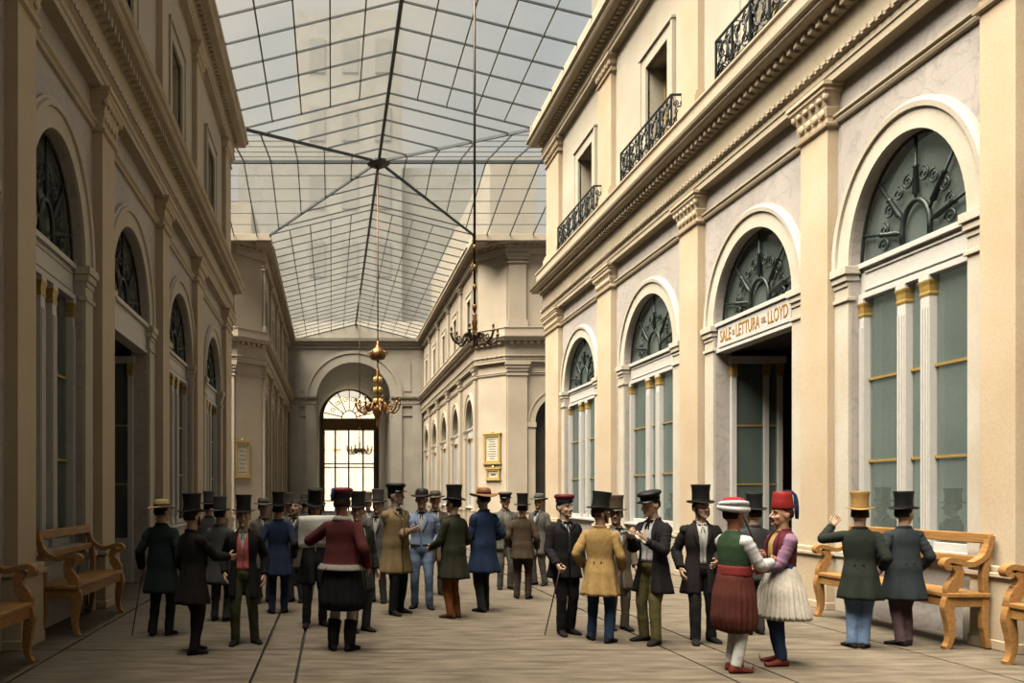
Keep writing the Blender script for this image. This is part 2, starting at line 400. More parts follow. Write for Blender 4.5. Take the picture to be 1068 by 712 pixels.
def wall_upper(mb, s, ya, yb, y0, y1, zf, reveal):
    u = UW; z0, z1, zt = zf(9.2), zf(12.4), zf(14.84)
    q = lambda a, b, c, d: mb.quad((X(s,u),a,c),(X(s,u),b,c),(X(s,u),b,d),(X(s,u),a,d), 1)
    q(ya, y0, z0, zt); q(y1, yb, z0, zt); q(y0, y1, z1, zt)
    for y in (y0, y1): mb.quad((X(s,u),y,z0),(X(s,reveal),y,z0),(X(s,reveal),y,z1),(X(s,u),y,z1), 1)
    mb.quad((X(s,u),y0,z1),(X(s,u),y1,z1),(X(s,reveal),y1,z1),(X(s,reveal),y0,z1), 1)

def archivolt(s, y0, y1, zf, where, mat_):
    zs = zf(SPR); rise = zf(SPR + RISE) - zs; yc, a = (y0 + y1) / 2, (y1 - y0) / 2; n = 36; m = MB(); rows = []
    prof = [(0, 0), (0, .05), (.26, .05), (.27, .09), (.34, .1), (.36, .06), (.4, .05), (.4, 0)]
    for i in range(n + 1):
        t = PI * i / n; rows.append([(X(s, UW - d), yc - (a + r) * math.cos(t), zs + (rise + r) * math.sin(t)) for r, d in prof])
    m.grid(rows, True, True, True)
    o = tag(m.build(trim_name(), mat_), 'moulded round arch surround ' + where, 'arch surround', kind='structure')
    for ya, yb in ((y0 - .38, y0 - .004), (y1 + .004, y1 + .38)):
        b = MB(); mbox(b, s, UW - .05, UW + .05, ya, yb, 0, zs - .28)
        mbox(b, s, UW - .09, UW + .05, ya - .02, yb + .02, 0, .9); mbox(b, s, UW - .12, UW + .05, ya - .04, yb + .04, .84, .92)
        mbox(b, s, UW - .08, UW + .05, ya - .03, yb + .03, zs - .52, zs - .46)
        mbox(b, s, UW - .07, UW + .12, ya, yb, zs - .3, zs - .22); mbox(b, s, UW - .1, UW + .12, ya - .02, yb + .02, zs - .22, zs - .12); mbox(b, s, UW - .13, UW + .12, ya - .05, yb + .05, zs - .12, zs)
        b.build('impost', mat_, o, bevel=.008)

def fan_grille(mb, u, s, y0, y1, zs, rise, th=.028):
    yc, a = (y0 + y1) / 2, (y1 - y0) / 2
    P = lambda r, t: (X(s, u), yc - a * r * math.cos(t), zs + rise * r * math.sin(t))
    ring = [(X(s, u), yc - a * .23, zs + .02)] + [(X(s, u), yc - a * .23 * math.cos(t), zs + rise * (.12 + .26 * math.sin(t))) for t in [PI * i / 14 for i in range(15)]] + [(X(s, u), yc + a * .23, zs + .02)]
    mb.tube(ring, th * 1.25, 8)
    for d in (16, 48, 90, 132, 164):
        t = math.radians(d); p, q = Vector(P(.38 if d == 90 else .34, t)), Vector(P(.985, t))
        if d in (16, 164): p = Vector((X(s, u), yc - math.copysign(a * .23, math.cos(t)), zs + rise * .13))
        mb.tube([p, lerp(p, q, .08), lerp(p, q, .12), lerp(p, q, .5), lerp(p, q, .52), lerp(p, q, .56), q], [th*.7, th*.7, th*1.6, th*1.1, th*1.7, th*.8, th*.8], 8)
    outer = [P(.985, PI * i / 30) for i in range(31)]; mb.tube(outer, th * .8, 6)
    for d in (32, 69, 111, 148):
        t = math.radians(d)
        for e_ in (-1, 1):
            c = Vector(P(.60, t + e_ * math.radians(9)))
            mb.tube(spiral(c, .105 * (a + rise) / 2.6, 1.4 * e_, math.radians(90), (0, 1, 0), (0, 0, 1), 20, .2), th * .48, 6)
    for d in (5, 175):
        c = Vector(P(.55, math.radians(d))); c.z += .05
        mb.tube(spiral(c, .11, 1.3, 0, (0, 1, 0), (0, 0, 1), 18, .2), th * .6, 6)

def arched_window(s, y0, y1, zf, where, detail=True):
    zs = zf(SPR); rise = zf(SPR + RISE) - zs; zl = zs - .5; w_ = y1 - y0; yc = (y0 + y1) / 2; zb = SILL + .06
    f = MB()
    mbox(f, s, UG - .05, UG + .06, y0, y1, zl, zs); mbox(f, s, UG - .11, UG + .06, y0, y1, zs - .06, zs + .02); mbox(f, s, UG - .09, UG + .06, y0, y1, zl - .02, zl + .06)
    mbox(f, s, UG - .07, UG, y0 + .12, y1 - .12, zs - .14, zs - .11); mbox(f, s, UG - .07, UG, y0 + .12, y1 - .12, zl + .1, zl + .13)
    mbox(f, s, UG - .03, UG + .06, y0, y0 + .07, zb, zl); mbox(f, s, UG - .03, UG + .06, y1 - .07, y1, zb, zl)
    mbox(f, s, UG - .03, UG + .06, y0, y1, zb, zb + .1); mbox(f, s, UW - .04, UG + .06, y0 - .02, y1 + .02, SILL, zb)
    o = tag(f.build(win_name(), M_WHITE, bevel=.006), where, 'window', kind='structure')
    g = MB(); pts = arch_pts(y0, y1, zs + .02, rise - .01)
    g.add([(X(s, UG + .02), y, z) for y, z in pts], [tuple(range(len(pts)))]); g.build('fanlight_pane', M_PANE, o)
    if detail:
        g = MB(); fan_grille(g, UG - .04, s, y0, y1, zs + .03, rise - .03); g.build('fan_grille', M_GRILLE, o, smooth=True)
    a0, a1, b0, b1 = yc - .135 * w_, yc - .062 * w_, yc + .062 * w_, yc + .135 * w_
    for p, q in ((y0 + .02, y0 + .12), (a0, a1), (b0, b1), (y1 - .12, y1 - .02)):
        m = MB(); mbox(m, s, UG - .08, UG + .05, p, q, zb, zl - .02)
        d = (q - p)
        for fr in (.2, .5, .8): mbox(m, s, UG - .095, UG - .07, p + d * (fr - .09), p + d * (fr + .09), zb + .2, zl - .45)
        mbox(m, s, UG - .1, UG + .05, p - .01, q + .01, zl - .08, zl - .02)
        mo = m.build('mullion', M_WHITE, o)
        c = MB(); c.grid([[(X(s, UG - .08 - e_), p - e_, z), (X(s, UG - .08 - e_), q + e_, z), (X(s, UG + .04), q + e_, z), (X(s, UG + .04), p - e_, z)] for e_, z in ((.005, zl - .29), (.012, zl - .26), (.004, zl - .23), (.01, zl - .15), (.025, zl - .1), (.025, zl - .085))], True, True, True)
        c.build('gilt_capital', M_GOLD, mo)
    for p, q in ((y0 + .1, a0), (a1, b0), (b1, y1 - .1)):
        g = MB(); g.quad((X(s, UG + .02), p, zb), (X(s, UG + .02), q, zb), (X(s, UG + .02), q, zl), (X(s, UG + .02), p, zl)); g.build('pane', M_PANE, o)
        if detail:
            for z in (lerp(zb, zl, .335), lerp(zb, zl, .667)):
                h = MB(); mbox(h, s, UG - .01, UG + .04, p, q, z - .018, z + .018); h.build('glazing_bar', M_GOLD, o)
    return o

def upper_window(s, y0, y1, zf, where, cas=True):
    z0, z1 = zf(9.86), zf(12.4); f = MB()
    for a, b in ((y0 - .32, y0), (y1, y1 + .32)):
        mbox(f, s, UW - .07, UW + .05, a, b, z0, z1 + .3); 
    mbox(f, s, UW - .07, UW + .05, y0, y1, z1, z1 + .3)
    mbox(f, s, UW - .12, UW + .05, y0 - .36, y1 + .36, z1 + .3, z1 + .38); mbox(f, s, UW - .1, UW, y0 - .34, y0 - .26, z0, z1 + .3); mbox(f, s, UW - .1, UW, y1 + .26, y1 + .34, z0, z1 + .3)
    o = tag(f.build(win_name(), M_UP, bevel=.01), where, 'window', kind='structure')
    g = MB(); g.box((X(s, UW + .45), y0, z0 - .4), (X(s, UW + .47), y1, z1)); g.build('pane', M_DULL, o)
    c = MB(); yc = (y0 + y1) / 2
    for a, b in ((y0, y0 + .07), (yc - .05, yc + .05), (y1 - .07, y1)): mbox(c, s, UW + .4, UW + .46, a, b, z0 - .4, z1)
    for z in (z1 - .08, lerp(z0, z1, .66), lerp(z0, z1, .33)): mbox(c, s, UW + .4, UW + .46, y0, y1, z, z + .06)
    c.build('casement', M_OAK, o)
    return o

def railing(s, y0, y1, label, group=None):
    z0, z1 = 9.9, 10.64; ub = UW - .36; root = empty('balcony_railing', (X(s, UW), (y0 + y1) / 2, z0 - .02)); tag(root, label, 'railing', group)
    O = Vector(root.location); loc = lambda m: m.xf(lambda p: p - O)
    m = MB(); mbox(m, s, ub - .02, ub + .02, y0, y1, z1 - .02, z1 + .02)
    for y in (y0, y1): mbox(m, s, ub, UW, y - .02, y + .02, z1 - .02, z1 + .02)
    loc(m).build('top_rail', M_IRON, root)
    m = MB(); mbox(m, s, ub - .015, ub + .015, y0, y1, z0 + .0, z0 + .03)
    for y in (y0, y1): mbox(m, s, ub, UW, y - .015, y + .015, z0, z0 + .03)
    loc(m).build('bottom_rail', M_IRON, root)
    n = max(3, round((y1 - y0) / .62)); d = (y1 - y0) / n
    for i in range(n + 1):
        m = MB(); y = y0 + d * i; mbox(m, s, ub - .018, ub + .018, y - .018, y + .018, z0 - .02, z1); loc(m).build('baluster', M_IRON, root)
    def panel(c, ax, half):
        m = MB(); zz = Vector((0, 0, 1)); c = Vector(c); h = (z1 - z0) / 2
        for sx in (-1, 1):
            for sz in (-1, 1):
                m.tube(spiral(c + ax * (sx * half * .5) + zz * (sz * h * .48), half * .42, 1.5 * sx * sz, PI / 2 * sz, ax, zz, 20, .2), .014, 6)
        m.tube(spiral(c, half * .55, 1, 0, ax, zz * 1.2, 20, 1), .016, 6)
        m.tube([c - ax * half * .9 - zz * h * .9, c - ax * half * .3, c - ax * half * .9 + zz * h * .9], .012, 6); m.tube([c + ax * half * .9 - zz * h * .9, c + ax * half * .3, c + ax * half * .9 + zz * h * .9], .012, 6)
        loc(m).build('scrollwork', M_IRON, root, smooth=True)
    for i in range(n): panel((X(s, ub), y0 + d * (i + .5), (z0 + z1) / 2), Vector((0, 1, 0)), d / 2)
    for y in (y0, y1): panel((X(s, (ub + UW) / 2), y, (z0 + z1) / 2), Vector((1, 0, 0)), .17)

BAYS = [(5.0, 9.45, 6.3, 8.6, 'window'), (9.45, 13.05, 10.05, 12.36, 'window'), (13.05, 17.65, 13.88, 16.73, 'door'), (17.65, 23.1, 18.72, 21.87, 'window'), (23.1, 29.5, 24.3, 27.5, 'window')]
ORD = ['beside the nearest bench', 'behind the whole bench', 'over the open doorway', 'next beyond the doorway', 'furthest of the near gallery']
UWIN = [None, (10.6, 11.8), (14.1, 15.3), (19.0, 20.3), (24.5, 25.9)]
PILS = {1: [(4.6, 5.2), (9.2, 9.71), (12.69, 13.42), (17.2, 18.1), (22.55, 23.7), (27.8, 29.45)], -1: [(4.6, 5.2), (9.4, 9.98), (12.87, 13.6), (17.5, 18.2), (22.0, 23.0), (28.0, 29.45)]}
PORD = ['nearest the viewer', 'at the near end of the whole bench', 'on the near side of the doorway', 'on the far side of the doorway', 'between the two far windows', 'at the corner of the crossing']
for s in (1, -1):
    side = SIDE[s]; m = MB()
    m.quad((X(s, UW), -9, 0), (X(s, UW), 5.0, 0), (X(s, UW), 5.0, 14.84), (X(s, UW), -9, 14.84))
    for (ya, yb, y0, y1, kind), uw in zip(BAYS, UWIN):
        wall_bay(m, s, ya, yb, y0, y1, zid, UW + .34, kind)
        if uw: wall_upper(m, s, ya, yb, uw[0], uw[1], zid, UW + .6)
        else: m.quad((X(s, UW), ya, 8), (X(s, UW), yb, 8), (X(s, UW), yb, 14.84), (X(s, UW), ya, 14.84), 1)
    # the body of the block behind the facade
    q = lambda a, b, c, d, mi: m.quad(a, b, c, d, mi)
    q((X(s, UW), 29.5, 0), (X(s, UB), 29.5, 0), (X(s, UB), 29.5, 14.84), (X(s, UW), 29.5, 14.84), 0)
    if s < 0: m.box((X(s, UB), -9, 0), (X(s, UB + .2), 29.5, 14.84), 2)
    else:                                                  # unseen rear openings, added to let sky light into the reading rooms
        m.box((X(s, UB), -9, 7.2), (X(s, UB + .2), 29.5, 14.84), 2); m.box((X(s, UB), -9, 0), (X(s, UB + .2), 29.5, .8), 2)
        for ya in (-9, 2.0, 8.8, 20.4, 26.8): m.box((X(s, UB), ya, .8), (X(s, UB + .2), ya + (1.3 if ya > 0 else 8), 7.2), 2)
        m.box((X(s, UB), 13.3, .8), (X(s, UB + .2), 17.4, 7.2), 2)
    m.box((X(s, UW + .01), -9, 14.6), (X(s, UB), 29.5, 14.83), 2)
    m.box((X(s, UW + .35), -9, 8.0), (X(s, UB), 29.5, 8.2), 2)
    m.box((X(s, UW + .35), 29.2, 0), (X(s, UB), 29.45, 14.6), 2)
    m.box((X(s, UW + .35), 13.3, 0), (X(s, UB), 13.4, 8), 2); m.box((X(s, UW + .35), 17.3, 0), (X(s, UB), 17.4, 8), 2)
    m.box((X(s, UW + .6), -9, 8.2), (X(s, UW + .8), 29.4, 14.6), 2)
    tag(m.build('wall_' + side, [M_WALL, M_UP, M_INT]), ('sunlit right' if s > 0 else 'shaded left') + ' marble wall of the near gallery with arched openings', 'wall', kind='structure')
    for (y0, y1), po in zip(PILS[s], PORD): pilaster(s, y0, y1, po + ' on the %s wall' % side)
    for i, (ya, yb, y0, y1, kind) in enumerate(BAYS):
        if i == 0 and s > 0: pass
        archivolt(s, y0, y1, zid, ORD[i] + ' on the %s wall' % side, M_ARCH)
        if kind == 'window':
            arched_window(s, y0, y1, zid, 'tall arched window with white mullions and iron fanlight, %s, %s wall' % (ORD[i], side))
        else:
            # open doorway: lintel and fanlight, glazed screen set back along the far jamb, dark lobby
            f = MB(); zs, zl = SPR, SPR - .56
            mbox(f, s, UG - .16, UG + .06, y0, y1, zl, zs); mbox(f, s, UG - .22, UG + .06, y0, y1, zs - .05, zs + .03); mbox(f, s, UG - .19, UG + .06, y0, y1, zl - .01, zl + .05)
            o = tag(f.build('door_%d' % (1 if s > 0 else 2), M_WHITE, bevel=.006), 'open arched doorway to a dark lobby, %s wall' % side, 'doorway', kind='structure')
            g = MB(); pts = arch_pts(y0, y1, zs + .02, RISE - .01); g.add([(X(s, UG + .02), y, z) for y, z in pts], [tuple(range(len(pts)))]); g.build('fanlight_pane', M_PANE, o)
            g = MB(); fan_grille(g, UG - .04, s, y0, y1, zs + .03, RISE - .03); g.build('fan_grille', M_GRILLE, o, smooth=True)
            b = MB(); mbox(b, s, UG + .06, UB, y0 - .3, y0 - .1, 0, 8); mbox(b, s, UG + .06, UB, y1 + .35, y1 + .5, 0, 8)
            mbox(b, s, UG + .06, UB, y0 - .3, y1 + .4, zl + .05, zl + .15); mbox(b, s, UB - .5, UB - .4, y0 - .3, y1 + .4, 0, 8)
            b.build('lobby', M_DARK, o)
            sc_ = MB(); ys_ = y1 - .04; h = zl - .22
            for u0, u1 in ((UG + .1, UG + .2), (UG + .76, UG + .86), (UG + 1.04, UG + 1.14)): mbox(sc_, s, u0, u1, ys_ - .05, ys_ + .05, 0, h)
            mbox(sc_, s, UG + .06, UG + 1.2, ys_ - .08, ys_ + .06, h, h + .14); mbox(sc_, s, UG + .11, UG + 1.13, ys_ - .03, ys_ + .03, 0, .9)
            so_ = sc_.build('glazed_screen', M_WHITE, o)
            c = MB()
            for u0, u1 in ((UG + .1, UG + .2), (UG + .76, UG + .86), (UG + 1.04, UG + 1.14)): mbox(c, s, u0 - .01, u1 + .01, ys_ - .07, ys_ + .06, h - .26, h - .02)
            c.build('gilt_capital', M_GOLD, so_)
            g = MB(); mbox(g, s, UG + .2, UG + .76, ys_ - .01, ys_ + .01, .9, h); mbox(g, s, UG + .86, UG + 1.04, ys_ - .01, ys_ + .01, .9, h); g.build('pane', M_PANE, so_)
            h2 = MB()
            for z in (2.0, 3.2): mbox(h2, s, UG + .2, UG + 1.04, ys_ - .02, ys_ + .02, z - .018, z + .018)
            h2.build('glazing_bar', M_GOLD, so_)
    for uw, wh in zip(UWIN[1:], ['above the whole bench', 'above the doorway', 'next beyond the doorway', 'nearest the crossing']):
        upper_window(s, uw[0], uw[1], zid, 'upper storey balcony window %s, %s wall' % (wh, side))
for y0, y1, wh in ((13.35, 15.95, 'above the lettered doorway'), (18.05, 21.2, 'at the middle upper window'), (23.4, 27.1, 'furthest along, near the crossing')):
    railing(1, y0, y1, 'black scrolled iron balcony railing on the right wall, ' + wh)

# sign over the doorway
def lettering(text, size):
    cu = bpy.data.curves.new('t', 'FONT'); cu.body = text; cu.size = size; cu.extrude = .006; cu.align_x = 'CENTER'; cu.align_y = 'CENTER'
    o = bpy.data.objects.new('t', cu); col.objects.link(o); dg = bpy.context.evaluated_depsgraph_get(); dg.update()
    me = bpy.data.meshes.new_from_object(o.evaluated_get(dg)); mb = MB(); mb.v = [tuple(v.co) for v in me.vertices]; mb.f = [tuple(p.vertices) for p in me.polygons]; mb.m = [0]*len(mb.f)
    bpy.data.objects.remove(o); bpy.data.meshes.remove(me); return mb
sy0, sy1 = BAYS[2][2] + .1, BAYS[2][3] - .1
m = MB(); xs_ = X(1, UG - .165)
m.box((xs_ - .02, sy0, SPR - .47), (xs_ + .01, sy1, SPR - .08))
sg = m.build('lettered_sign', M_WHITE); tag(sg, 'white signboard with gold capital lettering over the open doorway', 'sign')
tot = MB(); widths = [('SALE', .34), ('DI', .15), ('LETTURA', .34), ('DEL', .15), ('LLOYD', .34)]; cur = 0; parts = []
for t, sz in widths:
    l = lettering(t, sz); x0 = min(v[0] for v in l.v); x1 = max(v[0] for v in l.v); parts.append((l, x0, x1 - x0)); cur += x1 - x0 + .1
cur -= .1; k = (sy1 - sy0 - .2) / cur; px = -cur / 2
for l, x0, wd in parts:
    l.xf(lambda p: (xs_ - .022 - p.z, (sy0 + sy1) / 2 - (p.x - x0 + px) * k, SPR - .275 + p.y)); tot.join(l); px += wd + .1
tot.build('gold_lettering', simple('gold_paint', srgb(190, 132, 40), rough=.5, var=.2), sg)

# ---- far gallery beyond the crossing
FBAY = [(43.95 + 5.21 * i, 43.95 + 5.21 * (i + 1)) for i in range(5)]
for s in (1, -1):
    side = SIDE[s]; m = MB()
    for ya, yb in FBAY:
        yc = (ya + yb) / 2; wall_bay(m, s, ya, yb, yc - 1.35, yc + 1.35, zfar, UW + .3, 'window'); wall_upper(m, s, ya, yb, yc - .6, yc + .6, zfar, UW + .5)
    c0, c1 = (X(s, UW), 43.9), (X(s, UW + 1.24), 42.6)
    m.quad((*c0, 0), (*c1, 0), (*c1, 15.06), (*c0, 15.06))
    # arm front with its own arch
    xa, xb = UW + 1.24, UB + 2.5; a0, a1 = UW + 2.75, UW + 5.35; yy = 42.6; zs, zt = zfar(SPR), zfar(WTOP); pts = arch_pts(a0, a1, zs, 1.4)
    Q = lambda ua, ub, z0, z1, za=None, zb=None: m.quad((X(s,ua),yy,z0 if za is None else za),(X(s,ub),yy,z0 if zb is None else zb),(X(s,ub),yy,z1),(X(s,ua),yy,z1))
    Q(xa, a0, 0, 15.06); Q(a1, xb, 0, 15.06)
    for (a, za), (b, zb) in zip(pts[:-1], pts[1:]):
        Q(a, b, 0, 15.06, za, zb); m.quad((X(s,a),yy,za),(X(s,b),yy,zb),(X(s,b),yy+.5,zb),(X(s,a),yy+.5,za))
    for a in (a0, a1): m.quad((X(s,a),yy,0),(X(s,a),yy+.5,0),(X(s,a),yy+.5,zs),(X(s,a),yy,zs))
    m.quad((X(s,a0-.2),yy+.5,0),(X(s,a1+.2),yy+.5,0),(X(s,a1+.2),yy+.5,8),(X(s,a0-.2),yy+.5,8), 2)  # dark sheet: shade inside the arch put into its colour
    m.box((X(s, UB), 44, 0), (X(s, UB + .2), 70.3, 15), 2); m.box((X(s, UW + .05), 44, 14.8), (X(s, UB), 70.3, 15.05), 2); m.box((X(s, UW + 1.5), 42.7, 14.8), (X(s, UB), 44, 15.05), 2)
    m.box((X(s, UW + .62), 44, 0), (X(s, UW + .7), 70, 14.8), 2)
    tag(m.build('wall_far_' + side, [M_FAR, M_FAR, M_DARK]), '%s wall of the far gallery with chamfered corner at the crossing' % side, 'wall', kind='structure')
    nm = ['first', 'second', 'third', 'fourth', 'fifth']
    for i, (ya, yb) in enumerate(FBAY):
        yc = (ya + yb) / 2; wh = '%s from the crossing, far %s wall' % (nm[i], side)
        arched_window(s, yc - 1.35, yc + 1.35, zfar, 'distant arched window %s' % wh, False)
        archivolt(s, yc - 1.35, yc + 1.35, zfar, wh, M_FAR)
        upper_window(s, yc - .6, yc + .6, zfar, 'distant upper window %s' % wh)
        pilaster(s, ya - .1 if i else 44.0, ya + .65, wh, zfar, M_FAR)
    # corner pilaster on the arm front
    m = MB(); xx = [X(s, UW + 1.3), X(s, UW + 2.3)]
    m.box((xx[0], 42.42, .9), (xx[1], 42.62, zfar(8.15))); o = tag(m.build(trim_name(), M_FAR), 'corner pilaster facing the viewer on the far %s block' % side, 'pilaster', kind='structure')
    c = MB(); xm, hw = sum(xx) / 2, abs(xx[1] - xx[0]) / 2
    for z0, z1, d in ((7.5, 7.58, .05), (7.7, 7.85, .05), (7.85, 8.0, .1), (8.0, 8.17, .15)): c.box((xm - hw - d, 42.42 - d, zfar(z0)), (xm + hw + d, 42.62, zfar(z1)))
    c.build('capital', M_FAR, o); b = MB(); b.box((xm - hw - .08, 42.34, 0), (xm + hw + .08, 42.62, .9)); b.box((xm - hw - .12, 42.3, .84), (xm + hw + .12, 42.62, .92)); b.build('pedestal', M_FAR, o)
    m = MB(); m.box((xm - hw + .05, 42.45, zfar(9.86)), (xm + hw - .05, 42.62, zfar(14.0))); o = tag(m.build(trim_name(), M_FAR), 'upper corner pilaster facing the viewer on the far %s block' % side, 'pilaster', kind='structure')
    b = MB(); b.box((xm - hw - .02, 42.38, zfar(9.86)), (xm + hw + .02, 42.62, zfar(10.3))); b.build('pedestal', M_FAR, o)
    c = MB()
    for z0, z1, d in ((13.5, 13.56, .05), (13.7, 13.85, .05), (13.85, 14.0, .1)): c.box((xm - hw - d, 42.42 - d, zfar(z0)), (xm + hw + d, 42.62, zfar(z1)))
    c.build('capital', M_FAR, o)
    # arch surround on the arm front
    m = MB(); rows = []; ac, aw = (a0 + a1) / 2, (a1 - a0) / 2
    for i in range(25):
        t = PI * i / 24; rows.append([(X(s, ac - (aw + r) * math.cos(t)), 42.6 - d, zs + (1.4 + r) * math.sin(t)) for r, d in [(0, 0), (0, .06), (.3, .06), (.32, .1), (.42, .1), (.42, 0)]])
    m.grid(rows, True, True, True); o = tag(m.build(trim_name(), M_FAR), 'arch surround facing the viewer on the far %s block' % side, 'arch surround', kind='structure')
    for a, b in ((a0 - .4, a0), (a1, a1 + .4)):
        im = MB(); im.box((X(s, a), 42.52, 0), (X(s, b), 42.62, zs - .2)); im.box((X(s, a - .04), 42.46, zs - .25), (X(s, b + .04), 42.62, zs)); im.build('impost', M_FAR, o)

# ---- end wall: deep barrel-vaulted porch closed by a bright glazed arch
EC, EA, EZ, ER = 1.88, 3.2, 9.9, 3.2
m = MB(); yy = 70.0; xl, xr = X(-1, UW), X(1, UW)
pts = [(EC - EA * math.cos(PI * i / 32), EZ + ER * math.sin(PI * i / 32)) for i in range(33)]
m.quad((xl,yy,0),(EC-EA,yy,0),(EC-EA,yy,16.6),(xl,yy,16.6)); m.quad((EC+EA,yy,0),(xr,yy,0),(xr,yy,16.6),(EC+EA,yy,16.6))
for (a, za), (b, zb) in zip(pts[:-1], pts[1:]):
    m.quad((a,yy,za),(b,yy,zb),(b,yy,16.6),(a,yy,16.6)); m.quad((a,yy,za),(b,yy,zb),(b,88,zb),(a,88,za))
for a in (EC - EA, EC + EA): m.quad((a,yy,0),(a,88,0),(a,88,EZ),(a,yy,EZ))
for a, b in ((EC - EA - .3, EC - 2.75), (EC + 2.75, EC + EA + .3)): m.box((a, 88, 0), (b, 88.5, 14))
wpts = [(EC - 2.8 * math.cos(PI * i / 24), 9.9 + 3.05 * math.sin(PI * i / 24)) for i in range(25)]
for (a, za), (b, zb) in zip(wpts[:-1], wpts[1:]): m.quad((a,88,za),(b,88,zb),(b,88,14),(a,88,14))
m.quad((EC-EA-.3,69.9,0),(EC+EA+.3,69.9,0),(EC+EA+.3,89,0.0),(EC-EA-.3,89,0.0))
tag(m.build('wall_end', M_END), 'end wall of the gallery with a deep vaulted archway', 'wall', kind='structure')
lp, rp = [(xr, 70), (EC + EA, 70)], [(EC - EA, 70), (xl, 70)]
for pth, wh in ((lp, 'right of the end archway'), (rp, 'left of the end archway')):
    m = MB(); sweep(m, pth, [(0, 9.35), (.12, 9.35), (.12, 9.5), (.16, 9.52), (.16, 9.9), (.3, 10.0), (.34, 10.15), (0, 10.2)]); sweep(m, pth, [(0, 8.5), (.08, 8.5), (.08, 8.62), (0, 8.62)])
    o = tag(m.build(trim_name(), M_END), 'impost cornice ' + wh, 'cornice', kind='structure')
    a, b = min(pth[0][0], pth[1][0]), max(pth[0][0], pth[1][0])
    for c in (a + .15, b - .95):
        p = MB(); p.box((c, 69.85, 0), (c + .8, 70.02, 9.35)); p.build('pilaster', M_END, o)
    p = MB(); p.box((a + 1.1, 69.94, 10.6), (b - 1.1, 70.02, 13.2)); p.build('panel', M_END, o)
m = MB(); sweep(m, [(xr, 70), (xl, 70)], [(0, 14.3), (.12, 14.3), (.12, 14.5), (.25, 14.6), (.3, 14.8), (.5, 14.85), (.55, 15.1), (0, 15.15)])
tag(m.build(trim_name(), M_END), 'top cornice of the end wall under the glass roof', 'cornice', kind='structure')
m = MB(); rows = []
for i in range(37):
    t = PI * i / 36; rows.append([(EC - (EA + r) * math.cos(t), 70 - d, EZ + (ER + r) * math.sin(t)) for r, d in [(0, 0), (0, .1), (.7, .1), (.75, .18), (1.0, .18), (1.0, 0)]])
m.grid(rows, True, True, True); tag(m.build(trim_name(), M_END), 'broad arch surround of the end archway', 'arch surround', kind='structure')
# glazed arch
M_CLEAR = glass_mix('street_window_glass', (.86, .84, .80, 1), srgb(236, 222, 190), .34, translucent=.8, scale=.4)
f = MB(); WA = 2.8
f.box((EC - WA, 87.9, 8.75), (EC + WA, 88.15, 9.9)); f.box((EC - WA, 87.85, 9.75), (EC + WA, 88.2, 9.95)); f.box((EC - WA, 87.85, 8.65), (EC + WA, 88.2, 8.8))
for c in (-2.72, -1.5, -.05, 1.5, 2.72): f.box((EC + c - .09, 87.92, 0), (EC + c + .09, 88.12, 8.8))
for z in (1.0, 4.6, 5.0): f.box((EC - WA, 87.95, z), (EC + WA, 88.1, z + .14))
o = tag(f.build(win_name(), M_OAK), 'bright tan-framed arched street window at the end of the vista', 'window', kind='structure')
g = MB(); g.quad((EC-WA,88.05,0),(EC+WA,88.05,0),(EC+WA,88.05,8.75),(EC-WA,88.05,8.75)); g.build('pane', M_CLEAR, o)
g = MB(); g.add([(a, 88.05, z) for a, z in wpts], [tuple(range(25))]); g.build('fanlight_pane', M_CLEAR, o)
g = MB()
for d in (12, 38, 64, 90, 116, 142, 168):
    t = math.radians(d); g.tube([(EC - .8*math.cos(t), 87.95, 9.95 + .85*math.sin(t)), (EC - 2.75*math.cos(t), 87.95, 9.95 + 3.0*math.sin(t))], .06, 6)
g.tube([(EC - .8*math.cos(PI*i/16), 87.95, 9.95 + .85*math.sin(PI*i/16)) for i in range(17)], .07, 6)
for d in (25, 51, 77, 103, 129, 155):
    t = math.radians(d); g.tube(spiral((EC - 1.9*math.cos(t), 87.95, 9.95 + 2.05*math.sin(t)), .3, 1.3, 0, (1,0,0), (0,0,1), 16, .3), .045, 6)
g.build('fan_grille', M_OAK, o, smooth=True)
# the house across the street, seen through the end window
m = MB(); m.box((-18, 112, 0), (22, 120, 15)); hs = m.build('street_house', stone('street_plaster', srgb(240, 228, 200), srgb(228, 212, 180)))
tag(hs, 'pale sunlit house across the street behind the end window', 'house')
for i in range(8):
    for z in (2.5, 8.2):
        g = MB(); x0 = -6.2 + 2.1 * i; g.box((x0, 111.94, z), (x0 + .9, 112.02, z + 2.4)); g.box((x0 - .15, 111.85, z - .2), (x0 + 1.05, 112.02, z)); g.build('window', M_UP, hs)
m = MB(); m.box((-60, 88.6, -.3), (60, 130, -.02)); tag(m.build('ground', simple('street_paving', srgb(205, 192, 168))), 'street paving outside the end window', 'ground', kind='structure')

